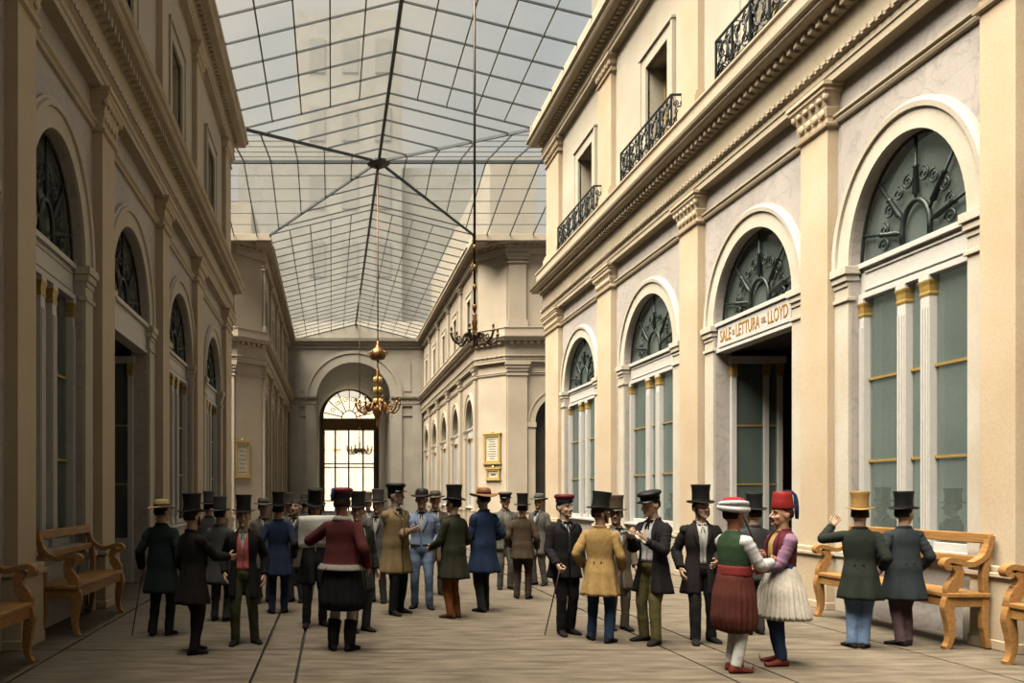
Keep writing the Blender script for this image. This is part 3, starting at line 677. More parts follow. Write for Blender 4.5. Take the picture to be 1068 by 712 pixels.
# ---- glass roof
ZR, ZE, UE, HY, HW = 16.4, 15.1, 5.25, 35.7, 6.1
def slope(u): return ZR - (ZR - ZE) * u / UE
def beam(mb, a, b, w_, h):
    a, b = Vector(a), Vector(b); t = (b - a).normalized(); sd = t.cross(Vector((0, 0, 1))).normalized() * w_ / 2; up = Vector((0, 0, h))
    r = lambda p: [p - sd - up, p + sd - up, p + sd, p - sd]; return mb.grid([r(a), r(b)], True, True, True)
def roof(name, label): return tag(empty(name, (AX, 0, ZE)), label, 'glass roof', kind='structure')
OFF = Vector((AX, 0, ZE))
def rb(mb, name, mat_, par): mb.xf(lambda p: p - OFF); return mb.build(name, mat_, par)
def main_run(r, y0, y1, step, w_=.04, h=.06):
    n = round((y1 - y0) / step)
    for s in (1, -1):
        g = MB(); g.quad((AX, y0, ZR), (AX, y1, ZR), (X(s, UE), y1, ZE), (X(s, UE), y0, ZE)); rb(g, 'glass_slope', M_ROOFGLASS, r)
        for i in range(n + 1):
            y = lerp(y0, y1, i / n); b = MB(); beam(b, (AX, y, ZR), (X(s, UE), y, ZE), w_, h); rb(b, 'rafter', M_BAR, r)
        for u in (1.05, 2.1, 3.15, 4.2):
            b = MB(); beam(b, (X(s, u), y0, slope(u) - .02), (X(s, u), y1, slope(u) - .02), .045, .04); rb(b, 'glazing_bar', M_PURLIN, r)
        b = MB(); b.box((X(s, UE - .05), y0, 14.8), (X(s, UE + .75), y1, 15.0)); b.box((X(s, UE - .05), y0, 15.0), (X(s, UE + .1), y1, ZE + .05)); rb(b, 'gutter', M_FAR, r)
    b = MB(); beam(b, (AX, y0, ZR + .03), (AX, y1, ZR + .03), .12, .16); rb(b, 'ridge_beam', M_BAR, r)
r1 = roof('ceiling', 'iron and glass roof over the near gallery'); main_run(r1, -9.0, 29.6, 1.38)
r3 = roof('ceiling_far', 'iron and glass roof over the far gallery'); main_run(r3, 41.8, 70.0, 1.34, .045, .05)
r2 = roof('ceiling_crossing', 'iron and glass roof over the crossing with central rosette')
for e_ in (-1, 1):
    for s in (1, -1):
        cor = (X(s, UE), HY + e_ * HW, ZE); hub = (AX, HY, ZR)
        g = MB(); g.add([(AX, HY + e_ * HW, ZR), cor, hub], [(0, 1, 2)]); rb(g, 'glass_slope', M_ROOFGLASS, r2)
        g = MB(); g.add([hub, cor, (X(s, 14.2), HY + e_ * HW, ZE), (X(s, 14.2), HY, ZR)], [(0, 1, 2, 3)]); rb(g, 'glass_slope', M_ROOFGLASS, r2)
        b = MB(); beam(b, hub, cor, .08, .1); rb(b, 'valley_beam', M_BAR, r2)
        for k in range(1, 5):
            t = k / 4.6; b = MB(); beam(b, (AX, HY + e_*HW*t, ZR), (X(s, UE*t), HY + e_*HW*t, slope(UE*t)), .04, .06); rb(b, 'rafter', M_BAR, r2)
        for k in range(1, 11):
            u = 1.18 * k; t = min(1, u / UE); b = MB(); beam(b, (X(s, u), HY, ZR), (X(s, u), HY + e_*HW*t, slope(UE*t)), .04, .06); rb(b, 'rafter', M_BAR, r2)
        for k in range(1, 6):
            t = k / 6; y_ = HY + e_ * HW * t; b = MB(); beam(b, (X(s, UE * t), y_, slope(UE * t) - .02), (X(s, 14.2), y_, slope(UE * t) - .02), .035, .035); rb(b, 'glazing_bar', M_PURLIN, r2)
        b = MB(); x0, x1 = sorted((X(s, UE - .1), X(s, 14.2))); yg = HY + e_ * HW; b.box((x0, min(yg, yg - e_*.0) - (.1 if e_ < 0 else .05), 14.8), (x1, yg + .15, ZE + .03)); rb(b, 'gutter', M_FAR, r2)
        if e_ > 0:
            g = MB(); g.add([(X(s, UE), 41.8, ZE), (X(s, UE), 43.4, ZE), (X(s, UE + .4), 43.6, ZE), (X(s, UE + 1.9), 42.3, ZE), (X(s, UE + 1.9), 41.8, ZE)], [(0,1,2,3,4)]); rb(g, 'corner_panel', M_FAR, r2)
    b = MB(); beam(b, (AX, HY, ZR + .03), (AX, HY + e_ * HW, ZR + .03), .12, .16); rb(b, 'ridge_beam', M_BAR, r2)
for s in (1, -1):
    b = MB(); beam(b, (AX, HY, ZR + .03), (X(s, 14.2), HY, ZR + .03), .12, .16); rb(b, 'ridge_beam', M_BAR, r2)
b = MB(); b.lathe([(.05, -.32), (.12, -.3), (.16, -.2), (.4, -.16), (.5, -.1), (.5, -.02), (.3, .02)], (AX, HY, ZR - .05), 24); rb(b, 'rosette', M_BAR, r2)
# storeys of the building that rise beyond the roof and show through the glass
m = MB()
m.box((-3.2, 72, 13.6), (6.2, 80, 44.5)); m.box((-8.5, 74, 0), (-3.2, 84, 34)); m.box((6.2, 73, 0), (12.5, 84, 31))
for i in range(3):
    for z in (21, 27, 33, 39): m.box((-2.0 + 2.9 * i, 71.9, z), (-.6 + 2.9 * i, 72.02, z + 3), 1)
tag(m.build('wall_attic', [stone('attic_plaster', srgb(140, 138, 130), srgb(122, 120, 112)), stone('attic_shutters', srgb(112, 110, 104))]), 'grey upper storeys seen through the glass roof', 'wall', kind='structure')
m = MB(); m.box((X(1, 7.2), 8, 14.84), (X(1, 9), 29, 19.5)); m.box((X(1, 6.5), 44, 15.05), (X(1, 9), 70, 20)); m.box((X(-1, 6.4), 44, 15.05), (X(-1, 9), 70, 17.6))
tag(m.build('wall_attic_side', stone('attic_side_plaster', srgb(150, 140, 120), srgb(134, 124, 106))), 'set back attic storeys above the galleries', 'wall', kind='structure')

m = MB(); m.box((X(-1, UB), -9.3, 0), (X(1, UB), -9, 15.0)); tag(m.build('wall_back_sky_block', M_FAR), 'unseen wall added behind the viewer to keep out sky light', 'wall', kind='structure')  # added out of view to shut off sky light from the rear
m = MB(); m.box((X(-1, 14.3), 29.5, 0), (X(-1, 14.1), 42.6, 15.2)); tag(m.build('wall_arm_left', M_FAR), 'unseen wall added across the left arm to keep out sky light', 'wall', kind='structure')  # added to block sky light at this end; the right arm stays open
# ================================================================== BENCHES, CHANDELIERS, NOTICES
M_WOOD = wood('honey_wood', srgb(202, 150, 88), srgb(174, 122, 66))
def plate(mb, line, th, x0, x1):
    """a sawn board: centre line in the (y, z) plane with half thicknesses, from x0 to x1"""
    P = [Vector((p[0], p[1])) for p in line]; T = [th] * len(P) if isinstance(th, (int, float)) else th; L_, R_ = [], []
    for i, p in enumerate(P):
        t = (P[min(i+1, len(P)-1)] - P[max(i-1, 0)]).normalized(); n = Vector((-t.y, t.x)); L_.append(p + n * T[i]); R_.append(p - n * T[i])
    rows = [[(x0, L_[i].x, L_[i].y), (x1, L_[i].x, L_[i].y), (x1, R_[i].x, R_[i].y), (x0, R_[i].x, R_[i].y)] for i in range(len(P))]
    return mb.grid(rows, True, True, True)
def smoothline(pts, n=6):
    out = []
    for i in range(len(pts) - 1):
        p0, p1, p2, p3 = (Vector(pts[max(0, min(len(pts)-1, k))]) for k in (i-1, i, i+1, i+2))
        for j in range(n):
            t = j / n; out.append(.5 * ((2*p1) + (p2-p0)*t + (2*p0-5*p1+4*p2-p3)*t*t + (3*p1-p0-3*p2+p3)*t**3))
    out.append(Vector(pts[-1])); return out
def bench(length, loc, rz, label):
    """bench facing local -y, long side along x"""
    r = empty('bench', loc, rz); tag(r, label, 'bench', 'wooden scroll-armed benches along the gallery walls'); h = length / 2; D = .25
    m = MB(); m.box((-h, -D, .60), (h, D, .655)); m.build('seat', M_WOOD, r, bevel=.012)
    m = MB(); m.box((-h + .03, -D + .02, .49), (h - .03, -D + .06, .60)); m.box((-h + .03, D - .06, .49), (h - .03, D - .02, .60))
    for sx in (-1, 1): m.box((sx * (h - .03), -D + .02, .49), (sx * (h - .07), D - .02, .60))
    m.build('apron', M_WOOD, r, bevel=.006)
    for sx in (-1, 1):
        x0, x1 = sx * (h - .02), sx * (h - .10)
        m = MB(); plate(m, smoothline([(-D + .06, .60), (-D + .03, .48), (-D + .055, .3), (-D + .06, .15), (-D + .02, .03), (-D - .02, 0.012)]), [.06] * 6 + [.06 - .0022 * i for i in range(15)] + [.027] * 10, x0, x1); m.build('leg', M_WOOD, r, bevel=.008)
        m = MB(); plate(m, smoothline([(D - .04, .62), (D - .05, .3), (D - .01, 0.012)]), [.045] * 4 + [.038] * 4 + [.03] * 5, x0, x1); m.build('leg', M_WOOD, r, bevel=.008)
        m = MB(); plate(m, smoothline([(D - .04, .6), (D - .05, .85), (D - .01, 1.1), (D + .035, 1.32)]), .035, x0, x1); m.build('back_post', M_WOOD, r, bevel=.008)
        arm = smoothline([(D - .0, 1.2), (D - .05, 1.08), (D - .16, 1.0), (0, .985), (-D + .12, 1.02), (-D + .04, 1.03), (-D - .01, 1.0), (-D + .0, .955), (-D + .05, .95)])
        m = MB(); plate(m, arm, .03, sx * (h - .01), sx * (h - .11)); ar = m.build('arm', M_WOOD, r, bevel=.008)
        m = MB(); plate(m, smoothline([(-D + .1, .985), (-D + .15, .9), (-D + .13, .8), (-D + .07, .7), (-D + .07, .64)]), [.05] * 12 + [.065] * 13, x0, x1); m.build('arm_post', M_WOOD, ar, bevel=.008)
    m = MB(); rows = []
    for z0, z1, y0, y1, nm in ((1.22, 1.34, D + .0, D + .05, 'top_rail'), (.98, 1.07, D - .04, D + .0, 'lower_rail')):
        m = MB(); m.box((-h + .032, y0 - .01, z0), (h - .032, y1, z1)); m.build(nm, M_WOOD, r, bevel=.012)
    return r
BX = 7.1 + .27
bench(2.62, (BX, 10.72, 0), -PI / 2, 'honey-coloured scroll-armed bench in full view, right wall, under the large window')
bench(2.5, (BX, 7.42, 0), -PI / 2, 'bench at the right edge of the photo, only its end in view')
bench(2.2, (-3.18 - .24, 11.3, 0), PI / 2, 'scroll-armed bench in full view along the shaded left wall')
bench(2.5, (-3.18 - .24, 7.46, 0), PI / 2, 'bench cut by the left edge of the photo, nearest on the shaded side')

M_IRON2 = simple('bronze_dark', srgb(72, 56, 40), rough=.45, metal=.5, var=.3)
def chandelier(loc, top, span, label, ornate, narm=6):
    """loc is the level of the arms"""
    r = empty('chandelier', loc); tag(r, label, 'chandelier', 'brass gas chandeliers hung from the glass roof'); S = span / 2
    k = ornate
    m = MB(); m.tube([(0, 0, top - loc[2]), (0, 0, 1.0 * k)], .028, 8); m.build('rod', M_BRASS if k > .8 else M_IRON2, r, smooth=True)
    for i in range(4): m = MB(); m.ell((0, 0, (1.2 + i * .8) * k), (.05, .05, .09), 8, 6); m.build('knop', M_BRASS, r, smooth=True)
    m = MB(); prof = [(.02, -.95), (.06, -.9), (.09, -.75), (.05, -.6), (.13, -.45), (.2, -.3), (.24, -.1), (.2, .05), (.1, .15), (.14, .3), (.1, .5), (.16, .7), (.12, .95), (.15, 1.2), (.1, 1.4), (.08, 1.6), (.05, 1.7)] if k > .8 else [(.01, -.4), (.04, -.36), (.06, -.25), (.04, -.15), (.1, -.05), (.13, .05), (.1, .14), (.05, .2), (.08, .32), (.06, .45), (.09, .6), (.05, .75), (.06, .9), (.03, 1.0)]
    m.lathe([(a * (1 if k > .8 else .75), b * k) for a, b in prof], (0, 0, 0), 14); m.build('stem', M_BRASS, r, smooth=True)
    if k > .8:
        m = MB(); m.lathe([(.1, 2.05), (.3, 2.1), (.36, 2.3), (.3, 2.5), (.12, 2.6), (.06, 2.75), (.04, 2.9)], (0, 0, 0), 14)
        for i in range(8):
            a = 2 * PI * i / 8; m.tube(spiral((.3 * math.cos(a), .3 * math.sin(a), 2.3), .14, 1, 0, (math.cos(a), math.sin(a), 0), (0, 0, 1), 14, .4), .03, 6)
        m.build('crown_ball', M_BRASS, r, smooth=True)
        for i in range(6):
            a = 2 * PI * i / 6
            for z in (.25, .75, 1.2): m = MB(); m.ell((.15 * math.cos(a), .15 * math.sin(a), z), (.06, .06, .14), 6, 5); m.build('acanthus_leaf', M_GOLD, r, smooth=True)
    for i in range(narm):
        a = 2 * PI * i / narm + .15; ca, sa = math.cos(a), math.sin(a)
        line = smoothline([Vector((t, 0, z)) for t, z in ((.08, .0), (.25 * S, .16 * S), (.42 * S, .12 * S), (.52 * S, -.12 * S), (.72 * S, -.25 * S), (.92 * S, -.1 * S), (S, .12 * S))], 5)
        R_ = lambda p: Vector((p.x * ca, p.x * sa, p.z))
        m = MB(); m.tube([R_(p) for p in line], .035 * (S / .9) + .006, 6)
        m.tube([R_(p) for p in spiral((.3 * S, 0, -.05 * S), .16 * S, 1.3, 0, (1, 0, 0), (0, 0, 1), 16, .3)], .02 * S + .006, 6)
        m.tube([R_(p) for p in spiral((.68 * S, 0, -.02 * S), .12 * S, 1.2, PI, (1, 0, 0), (0, 0, 1), 14, .3)], .02 * S + .004, 6)
        o = m.build('arm', M_BRASS if k > .8 else M_IRON2, r, smooth=True)
        b = MB(); b.lathe([(.01, 0), (.07 * S, .02 * S), (.09 * S, .06 * S), (.04 * S, .08 * S), (.045 * S, .24 * S), (.06 * S, .26 * S), (.02 * S, .32 * S)], R_(Vector((S, 0, .1 * S))), 8); b.build('burner', M_BRASS, o, smooth=True)
    return r
chandelier((AX - .03, HY, 5.6), ZR - .2, 1.95, 'ornate gilded chandelier hanging from the rosette over the crossing', 1.0, 8)
nx, ny = (495 - VX) / F * 18, 18.0
chandelier((nx, ny, EYE + 163 / F * ny), ZR - (ZR - ZE) * abs(nx - AX) / UE - .05, 1.06, 'dark bronze chandelier hanging nearest, before the pale corner pier', .55, 6)
chandelier((375 / 1 and (375 - VX) / F * 58, 58, EYE + 45 / F * 58), ZR - .1, 1.8, 'small distant chandelier hanging before the bright end window', .8, 6)

# framed notices on the chamfered corner piers
M_PAPER = stone('notice_paper', srgb(226, 218, 196), srgb(210, 200, 176), scale=6, bump=0)
M_INK = simple('printing_ink', srgb(96, 90, 84), var=.1)
def notice(c, tdir, w_, h_, label, lines, crest=True):
    """c centre on the wall, tdir unit vector along the wall (left to right as seen), frame stands off the wall"""
    t = Vector((*tdir, 0)); n = Vector((t.y, -t.x, 0)); c = Vector(c); z = Vector((0, 0, 1))
    r = empty('framed_notice', c); tag(r, label, 'framed notice', None)
    def bar(mb, x0, x1, z0, z1, d0, d1, mi=0):
        mb.add([tuple(t * x + z * zz + n * d) for d in (d0, d1) for x, zz in ((x0, z0), (x1, z0), (x1, z1), (x0, z1))], [(0,3,2,1),(4,5,6,7),(0,1,5,4),(1,2,6,5),(2,3,7,6),(3,0,4,7)], mi)
    m = MB(); b = .13 * w_
    bar(m, -w_/2, w_/2, h_/2 - b, h_/2, .005, .1); bar(m, -w_/2, w_/2, -h_/2, -h_/2 + b, .005, .1); bar(m, -w_/2, -w_/2 + b, -h_/2, h_/2, .005, .098); bar(m, w_/2 - b, w_/2, -h_/2, h_/2, .005, .098)
    bar(m, -w_/2 - .05, w_/2 + .05, h_/2 - .02, h_/2 + .06, .005, .13); bar(m, -w_/2 - .05, w_/2 + .05, -h_/2 - .05, -h_/2 + .03, .005, .12)
    m.build('frame', M_GOLD, r, bevel=.008)
    if crest:
        m = MB(); m.ell((0, 0, 0), (.1, .06, .1), 8, 6); m.xf(lambda p: t * p.x + n * (p.y + .07) + z * (p.z + h_/2 + .09)); m.build('crest', M_GOLD, r, smooth=True)
    m = MB(); bar(m, -w_/2 + b * .8, w_/2 - b * .8, -h_/2 + b * .8, h_/2 - b * .8, .01, .05); random.seed(3)
    for i in range(lines):
        zz = lerp(h_/2 - b - .14, -h_/2 + b + .12, i / max(1, lines - 1)); x = random.uniform(.4, .75) * (w_/2 - b) if i % 3 else .3 * w_
        bar(m, -x * .9, x * .9, zz - .018, zz + .018, .045, .053, 1)
    m.build('sheet', [M_PAPER, M_INK], r)
def chamfer_point(s, f): return (X(s, UW + 1.24 * f), 43.9 - 1.3 * f)
tr = (Vector(chamfer_point(1, 1)) - Vector(chamfer_point(1, 0))).normalized()
tl = (Vector(chamfer_point(-1, 0)) - Vector(chamfer_point(-1, 1))).normalized()
pz = lambda y, Y: EYE + (VY - y) * Y / F
def on_chamfer(s, px):
    k = (px - VX) / F; f = 0
    best = min((abs(chamfer_point(s, f_ / 200)[0] - k * chamfer_point(s, f_ / 200)[1]), f_ / 200) for f_ in range(201)); return chamfer_point(s, best[1])
c = on_chamfer(1, 514); notice((*c, pz(468, c[1])), tr, 1.05, 1.55, 'larger gold-framed notice on the pale right corner pier', 9)
c = on_chamfer(1, 515); notice((*c, pz(494.5, c[1])), tr, .85, .56, 'small gold-framed plaque below the larger notice, right corner pier', 3)
c = on_chamfer(-1, 252); notice((*c, pz(479, c[1])), tl, .95, 1.85, 'tall gold-framed notice on the pale left corner pier', 7)
# ================================================================== PEOPLE
def skin_mat(c): return simple('skin_%d_%d_%d' % c, srgb(*c), rough=.6, var=.08, scale=20, spec=.3, bump=.03)
M_LIP = simple('lip', srgb(186, 120, 102), var=.1); M_EYEW = simple('eye_white', srgb(176, 164, 148), rough=.4, var=.03); M_IRIS = simple('iris', srgb(48, 36, 28), rough=.2)
PIV = Vector((0, .012, 1.50)); HS = 1.13

# ---- head library: one continuous face, remeshed once
def head_lib(jaw, nose):
    m = MB()
    m.ell((0, .012, 1.655), (.075, .095, .096), 24, 16); m.ell((0, -.014, 1.605), (.064, .077, .08), 20, 14); m.ell((0, -.03, 1.585), (.052, .058, .05), 18, 12)
    m.ell((0, -.036, 1.563), (.045 * jaw, .052, .038), 18, 12); m.ell((0, -.082, 1.545), (.02, .016, .017), 12, 8)
    m.tube([(0, .012, 1.44), (0, .01, 1.5), (0, .008, 1.58)], [.066, .056, .055], 16)
    m.tube([(0, -.078, 1.672), (0, -.094, 1.645), (0, -.108 * nose, 1.62), (0, -.09, 1.611)], [.008, .010, .0125, .010], 10)
    for s in (-1, 1):
        m.ell((s * .017, -.092, 1.612), (.009, .012, .008), 8, 6)
        m.ell((s * .03, -.072, 1.676), (.024, .014, .007), 10, 6); m.ell((s * .038, -.056, 1.615), (.026, .025, .024), 10, 8)
        m.ell((s * .078, .014, 1.632), (.011, .021, .031), 12, 8); m.ell((s * .082, .02, 1.64), (.008, .022, .024), 10, 8)
    m.ell((0, -.084, 1.583), (.022, .012, .0065), 12, 6); m.ell((0, -.083, 1.573), (.019, .012, .007), 12, 6)
    r = remesh(m, .0052, 6)
    def soc(p):
        for s in (-1, 1):
            d = math.hypot(p.x - s * .031, p.z - 1.652)
            if p.y < -.03 and d < .021: p = Vector((p.x, p.y + .007 * (1 - (d / .021) ** 2), p.z))
        return p
    r.xf(soc)
    for i, f in enumerate(r.f):
        c = sum((Vector(r.v[k]) for k in f), Vector()) / len(f)
        if c.y < -.079 and abs(c.x) < .022 and 1.567 < c.z < 1.589: r.m[i] = 1
    return r
HEADS = [head_lib(1.0, 1.0), head_lib(1.1, 1.05)]
def hand_lib(curl, thumb):
    """a along the fingers, b to the thumb side, c palm side"""
    m = MB(); rows = []
    for a, w_, t, bo in ((-.03, .024, .02, 0), (0, .028, .02, 0), (.03, .038, .017, 0), (.065, .043, .015, -.001), (.09, .041, .012, -.001), (.096, .034, .007, -.001)):
        rows.append([(a, bo + w_ * math.cos(2*PI*k/16), t * math.sin(2*PI*k/16)) for k in range(16)])
    m.grid(rows, True, True, True)
    for b, ln, r, sp in ((.031, .074, .0098, .12), (.0105, .083, .0102, .03), (-.0105, .078, .0098, -.04), (-.031, .06, .0088, -.13)):
        p = Vector((.08, b, 0)); d = 0; pts = [p]; 
        for k, fr in enumerate((.46, .31, .23)):
            d += curl * (.8, 1.15, .8)[k]; p = p + Vector((math.cos(d), math.sin(sp) * math.cos(d), math.sin(d))) * ln * fr * (1.12 if k == 0 else 1); pts.append(p)
        m.tube(pts, [r * 1.08, r, r * .92, r * .74], 10); m.ell(pts[-1], (r * .74,) * 3, 8, 6)
    p = Vector((.012, .024, .006)); pts = [p]
    for k, (an, ln) in enumerate(((.95 - thumb * .3, .036), (.6 - thumb * .5, .033), (.35 - thumb * .6, .027))):
        p = p + Vector((math.cos(an), math.sin(an), .15 + thumb * .5)).normalized() * ln; pts.append(p)
    m.tube(pts, [.014, .0128, .0112, .0085], 10); m.ell(pts[-1], (.0085,) * 3, 8, 6)
    return remesh(m, .0042, 2)
HANDS = {'relax': hand_lib(.34, .2), 'grip': hand_lib(1.12, .9), 'flat': hand_lib(.1, 0), 'hold': hand_lib(.62, .7)}

def ik(a, b, l1, l2, hint):
    a, b, hint = Vector(a), Vector(b), Vector(hint); d = b - a; L_ = min(d.length, (l1 + l2) * .995); d.normalize(); b = a + d * L_
    x = (l1*l1 - l2*l2 + L_*L_) / (2 * L_); h = math.sqrt(max(0, l1*l1 - x*x)); hn = hint - d * hint.dot(d)
    if hn.length < 1e-4: hn = d.orthogonal()
    return a + d * x + hn.normalized() * h, b
def interp(tab, z):
    """tab sorted by descending z: rows (z, values...)"""
    if z >= tab[0][0]: return tab[0][1:]
    for r0, r1 in zip(tab[:-1], tab[1:]):
        if z >= r1[0]:
            t = (r0[0] - z) / (r0[0] - r1[0]); t = t * t * (3 - 2 * t) * .5 + t * .5
            return tuple(lerp(a, b, t) for a, b in zip(r0[1:], r1[1:]))
    return tab[-1][1:]
# clothed torso section: z, rx, ry, y centre
TORSO = [(1.505, .066, .064, .012), (1.478, .092, .078, .016), (1.45, .134, .096, .014), (1.415, .178, .112, .008), (1.34, .2, .134, -.002), (1.23, .19, .135, -.006), (1.09, .164, .118, .0), (1.0, .18, .132, .004), (.92, .196, .15, .008)]
def coat_tab(hem, rx, ry, waist=0.0):
    t = [(z, a + waist * (1 if .95 < z < 1.2 else .3 if z <= .95 else 0), b + waist * (1 if .95 < z < 1.2 else 0), y) for z, a, b, y in TORSO if z > hem + .05]
    return t + [(hem, rx, ry, .012)]
def sheet(m, tab, zs, gap, off=0.0, th=.011, n=44, folds=(0, 9, 0.0), seed=0.0, a_end=None, mi=0, power=.9):
    """cloth around the trunk from the front edge round the back to the other front edge; gap(z) half width of the front opening"""
    outer = []
    ztop, zbot = zs[0], zs[-1]
    def pt(z, th_, o):
        rx, ry, yc = interp(tab, z); rx += o; ry += o
        k = max(0.0, (1.0 - z) / max(.05, 1.0 - zbot)) if z < 1.0 else 0.0
        fa = folds[0] * k; f = 1 + fa * math.cos(folds[1] * th_ + folds[2]) + .03 * mnoise.noise(Vector((math.sin(th_) * 2, math.cos(th_) * 2, z * 5 + seed))) + .045 * (.3 + k) * mnoise.noise(Vector((math.sin(th_) * 5, math.cos(th_) * 5, z * 2.2 - seed)))
        s_, c_ = math.sin(th_), math.cos(th_)
        return (rx * f * math.copysign(abs(s_) ** power, s_), yc - ry * f * math.copysign(abs(c_) ** power, c_), z)
    def rows(o):
        R = []
        for z in zs:
            rx = interp(tab, z)[0]; g = min(1.5, math.asin(max(0, min(.98, gap(z) / rx))) ** 1.0) if gap else 0.0
            a1 = (2 * PI - g) if a_end is None else a_end
            R.append([pt(z, lerp(g, a1, j / n), o) for j in range(n + 1)])
        return R
    if gap is None:
        out = [r[:-1] for r in rows(off)]; m.grid(out, True, True, True, mi); return
    A, B = rows(off), rows(off - th); b = len(m.v); w_ = n + 1; h = len(zs)
    vs = [p for r in A for p in r] + [p for r in B for p in r]; fs = []; K = w_ * h
    for i in range(h - 1):
        for j in range(n):
            q = (i*w_+j, i*w_+j+1, (i+1)*w_+j+1, (i+1)*w_+j); fs.append(q); fs.append(tuple(K + t for t in reversed(q)))
        for j in (0, n): fs.append((i*w_+j, (i+1)*w_+j, K+(i+1)*w_+j, K+i*w_+j))
    for j in range(n):
        for i in (0, h - 1): fs.append((i*w_+j, i*w_+j+1, K+i*w_+j+1, K+i*w_+j))
    m.add(vs, fs, mi)
def zrange(a, b, n): return [lerp(a, b, i / (n - 1)) for i in range(n)]
def limb(m, pts, rad, n=12, seed=0.0, wr=.07, sub=5, mi=0):
    """a sleeve or trouser leg: smooth joint line with soft wrinkles"""
    P = []; R = []
    for i in range(len(pts) - 1):
        for j in range(sub): t = j / sub; P.append(Vector(pts[i]).lerp(Vector(pts[i+1]), t)); R.append(lerp(rad[i], rad[i+1], t))
    P.append(Vector(pts[-1])); R.append(rad[-1])
    for _ in range(2): P = [P[0]] + [P[i] * .6 + (P[i-1] + P[i+1]) * .2 for i in range(1, len(P) - 1)] + [P[-1]]
    R = [r * (1 + wr * mnoise.noise(Vector((i * .9, seed, 0)))) for i, r in enumerate(R)]
    m.tube(P, R, n, mi)

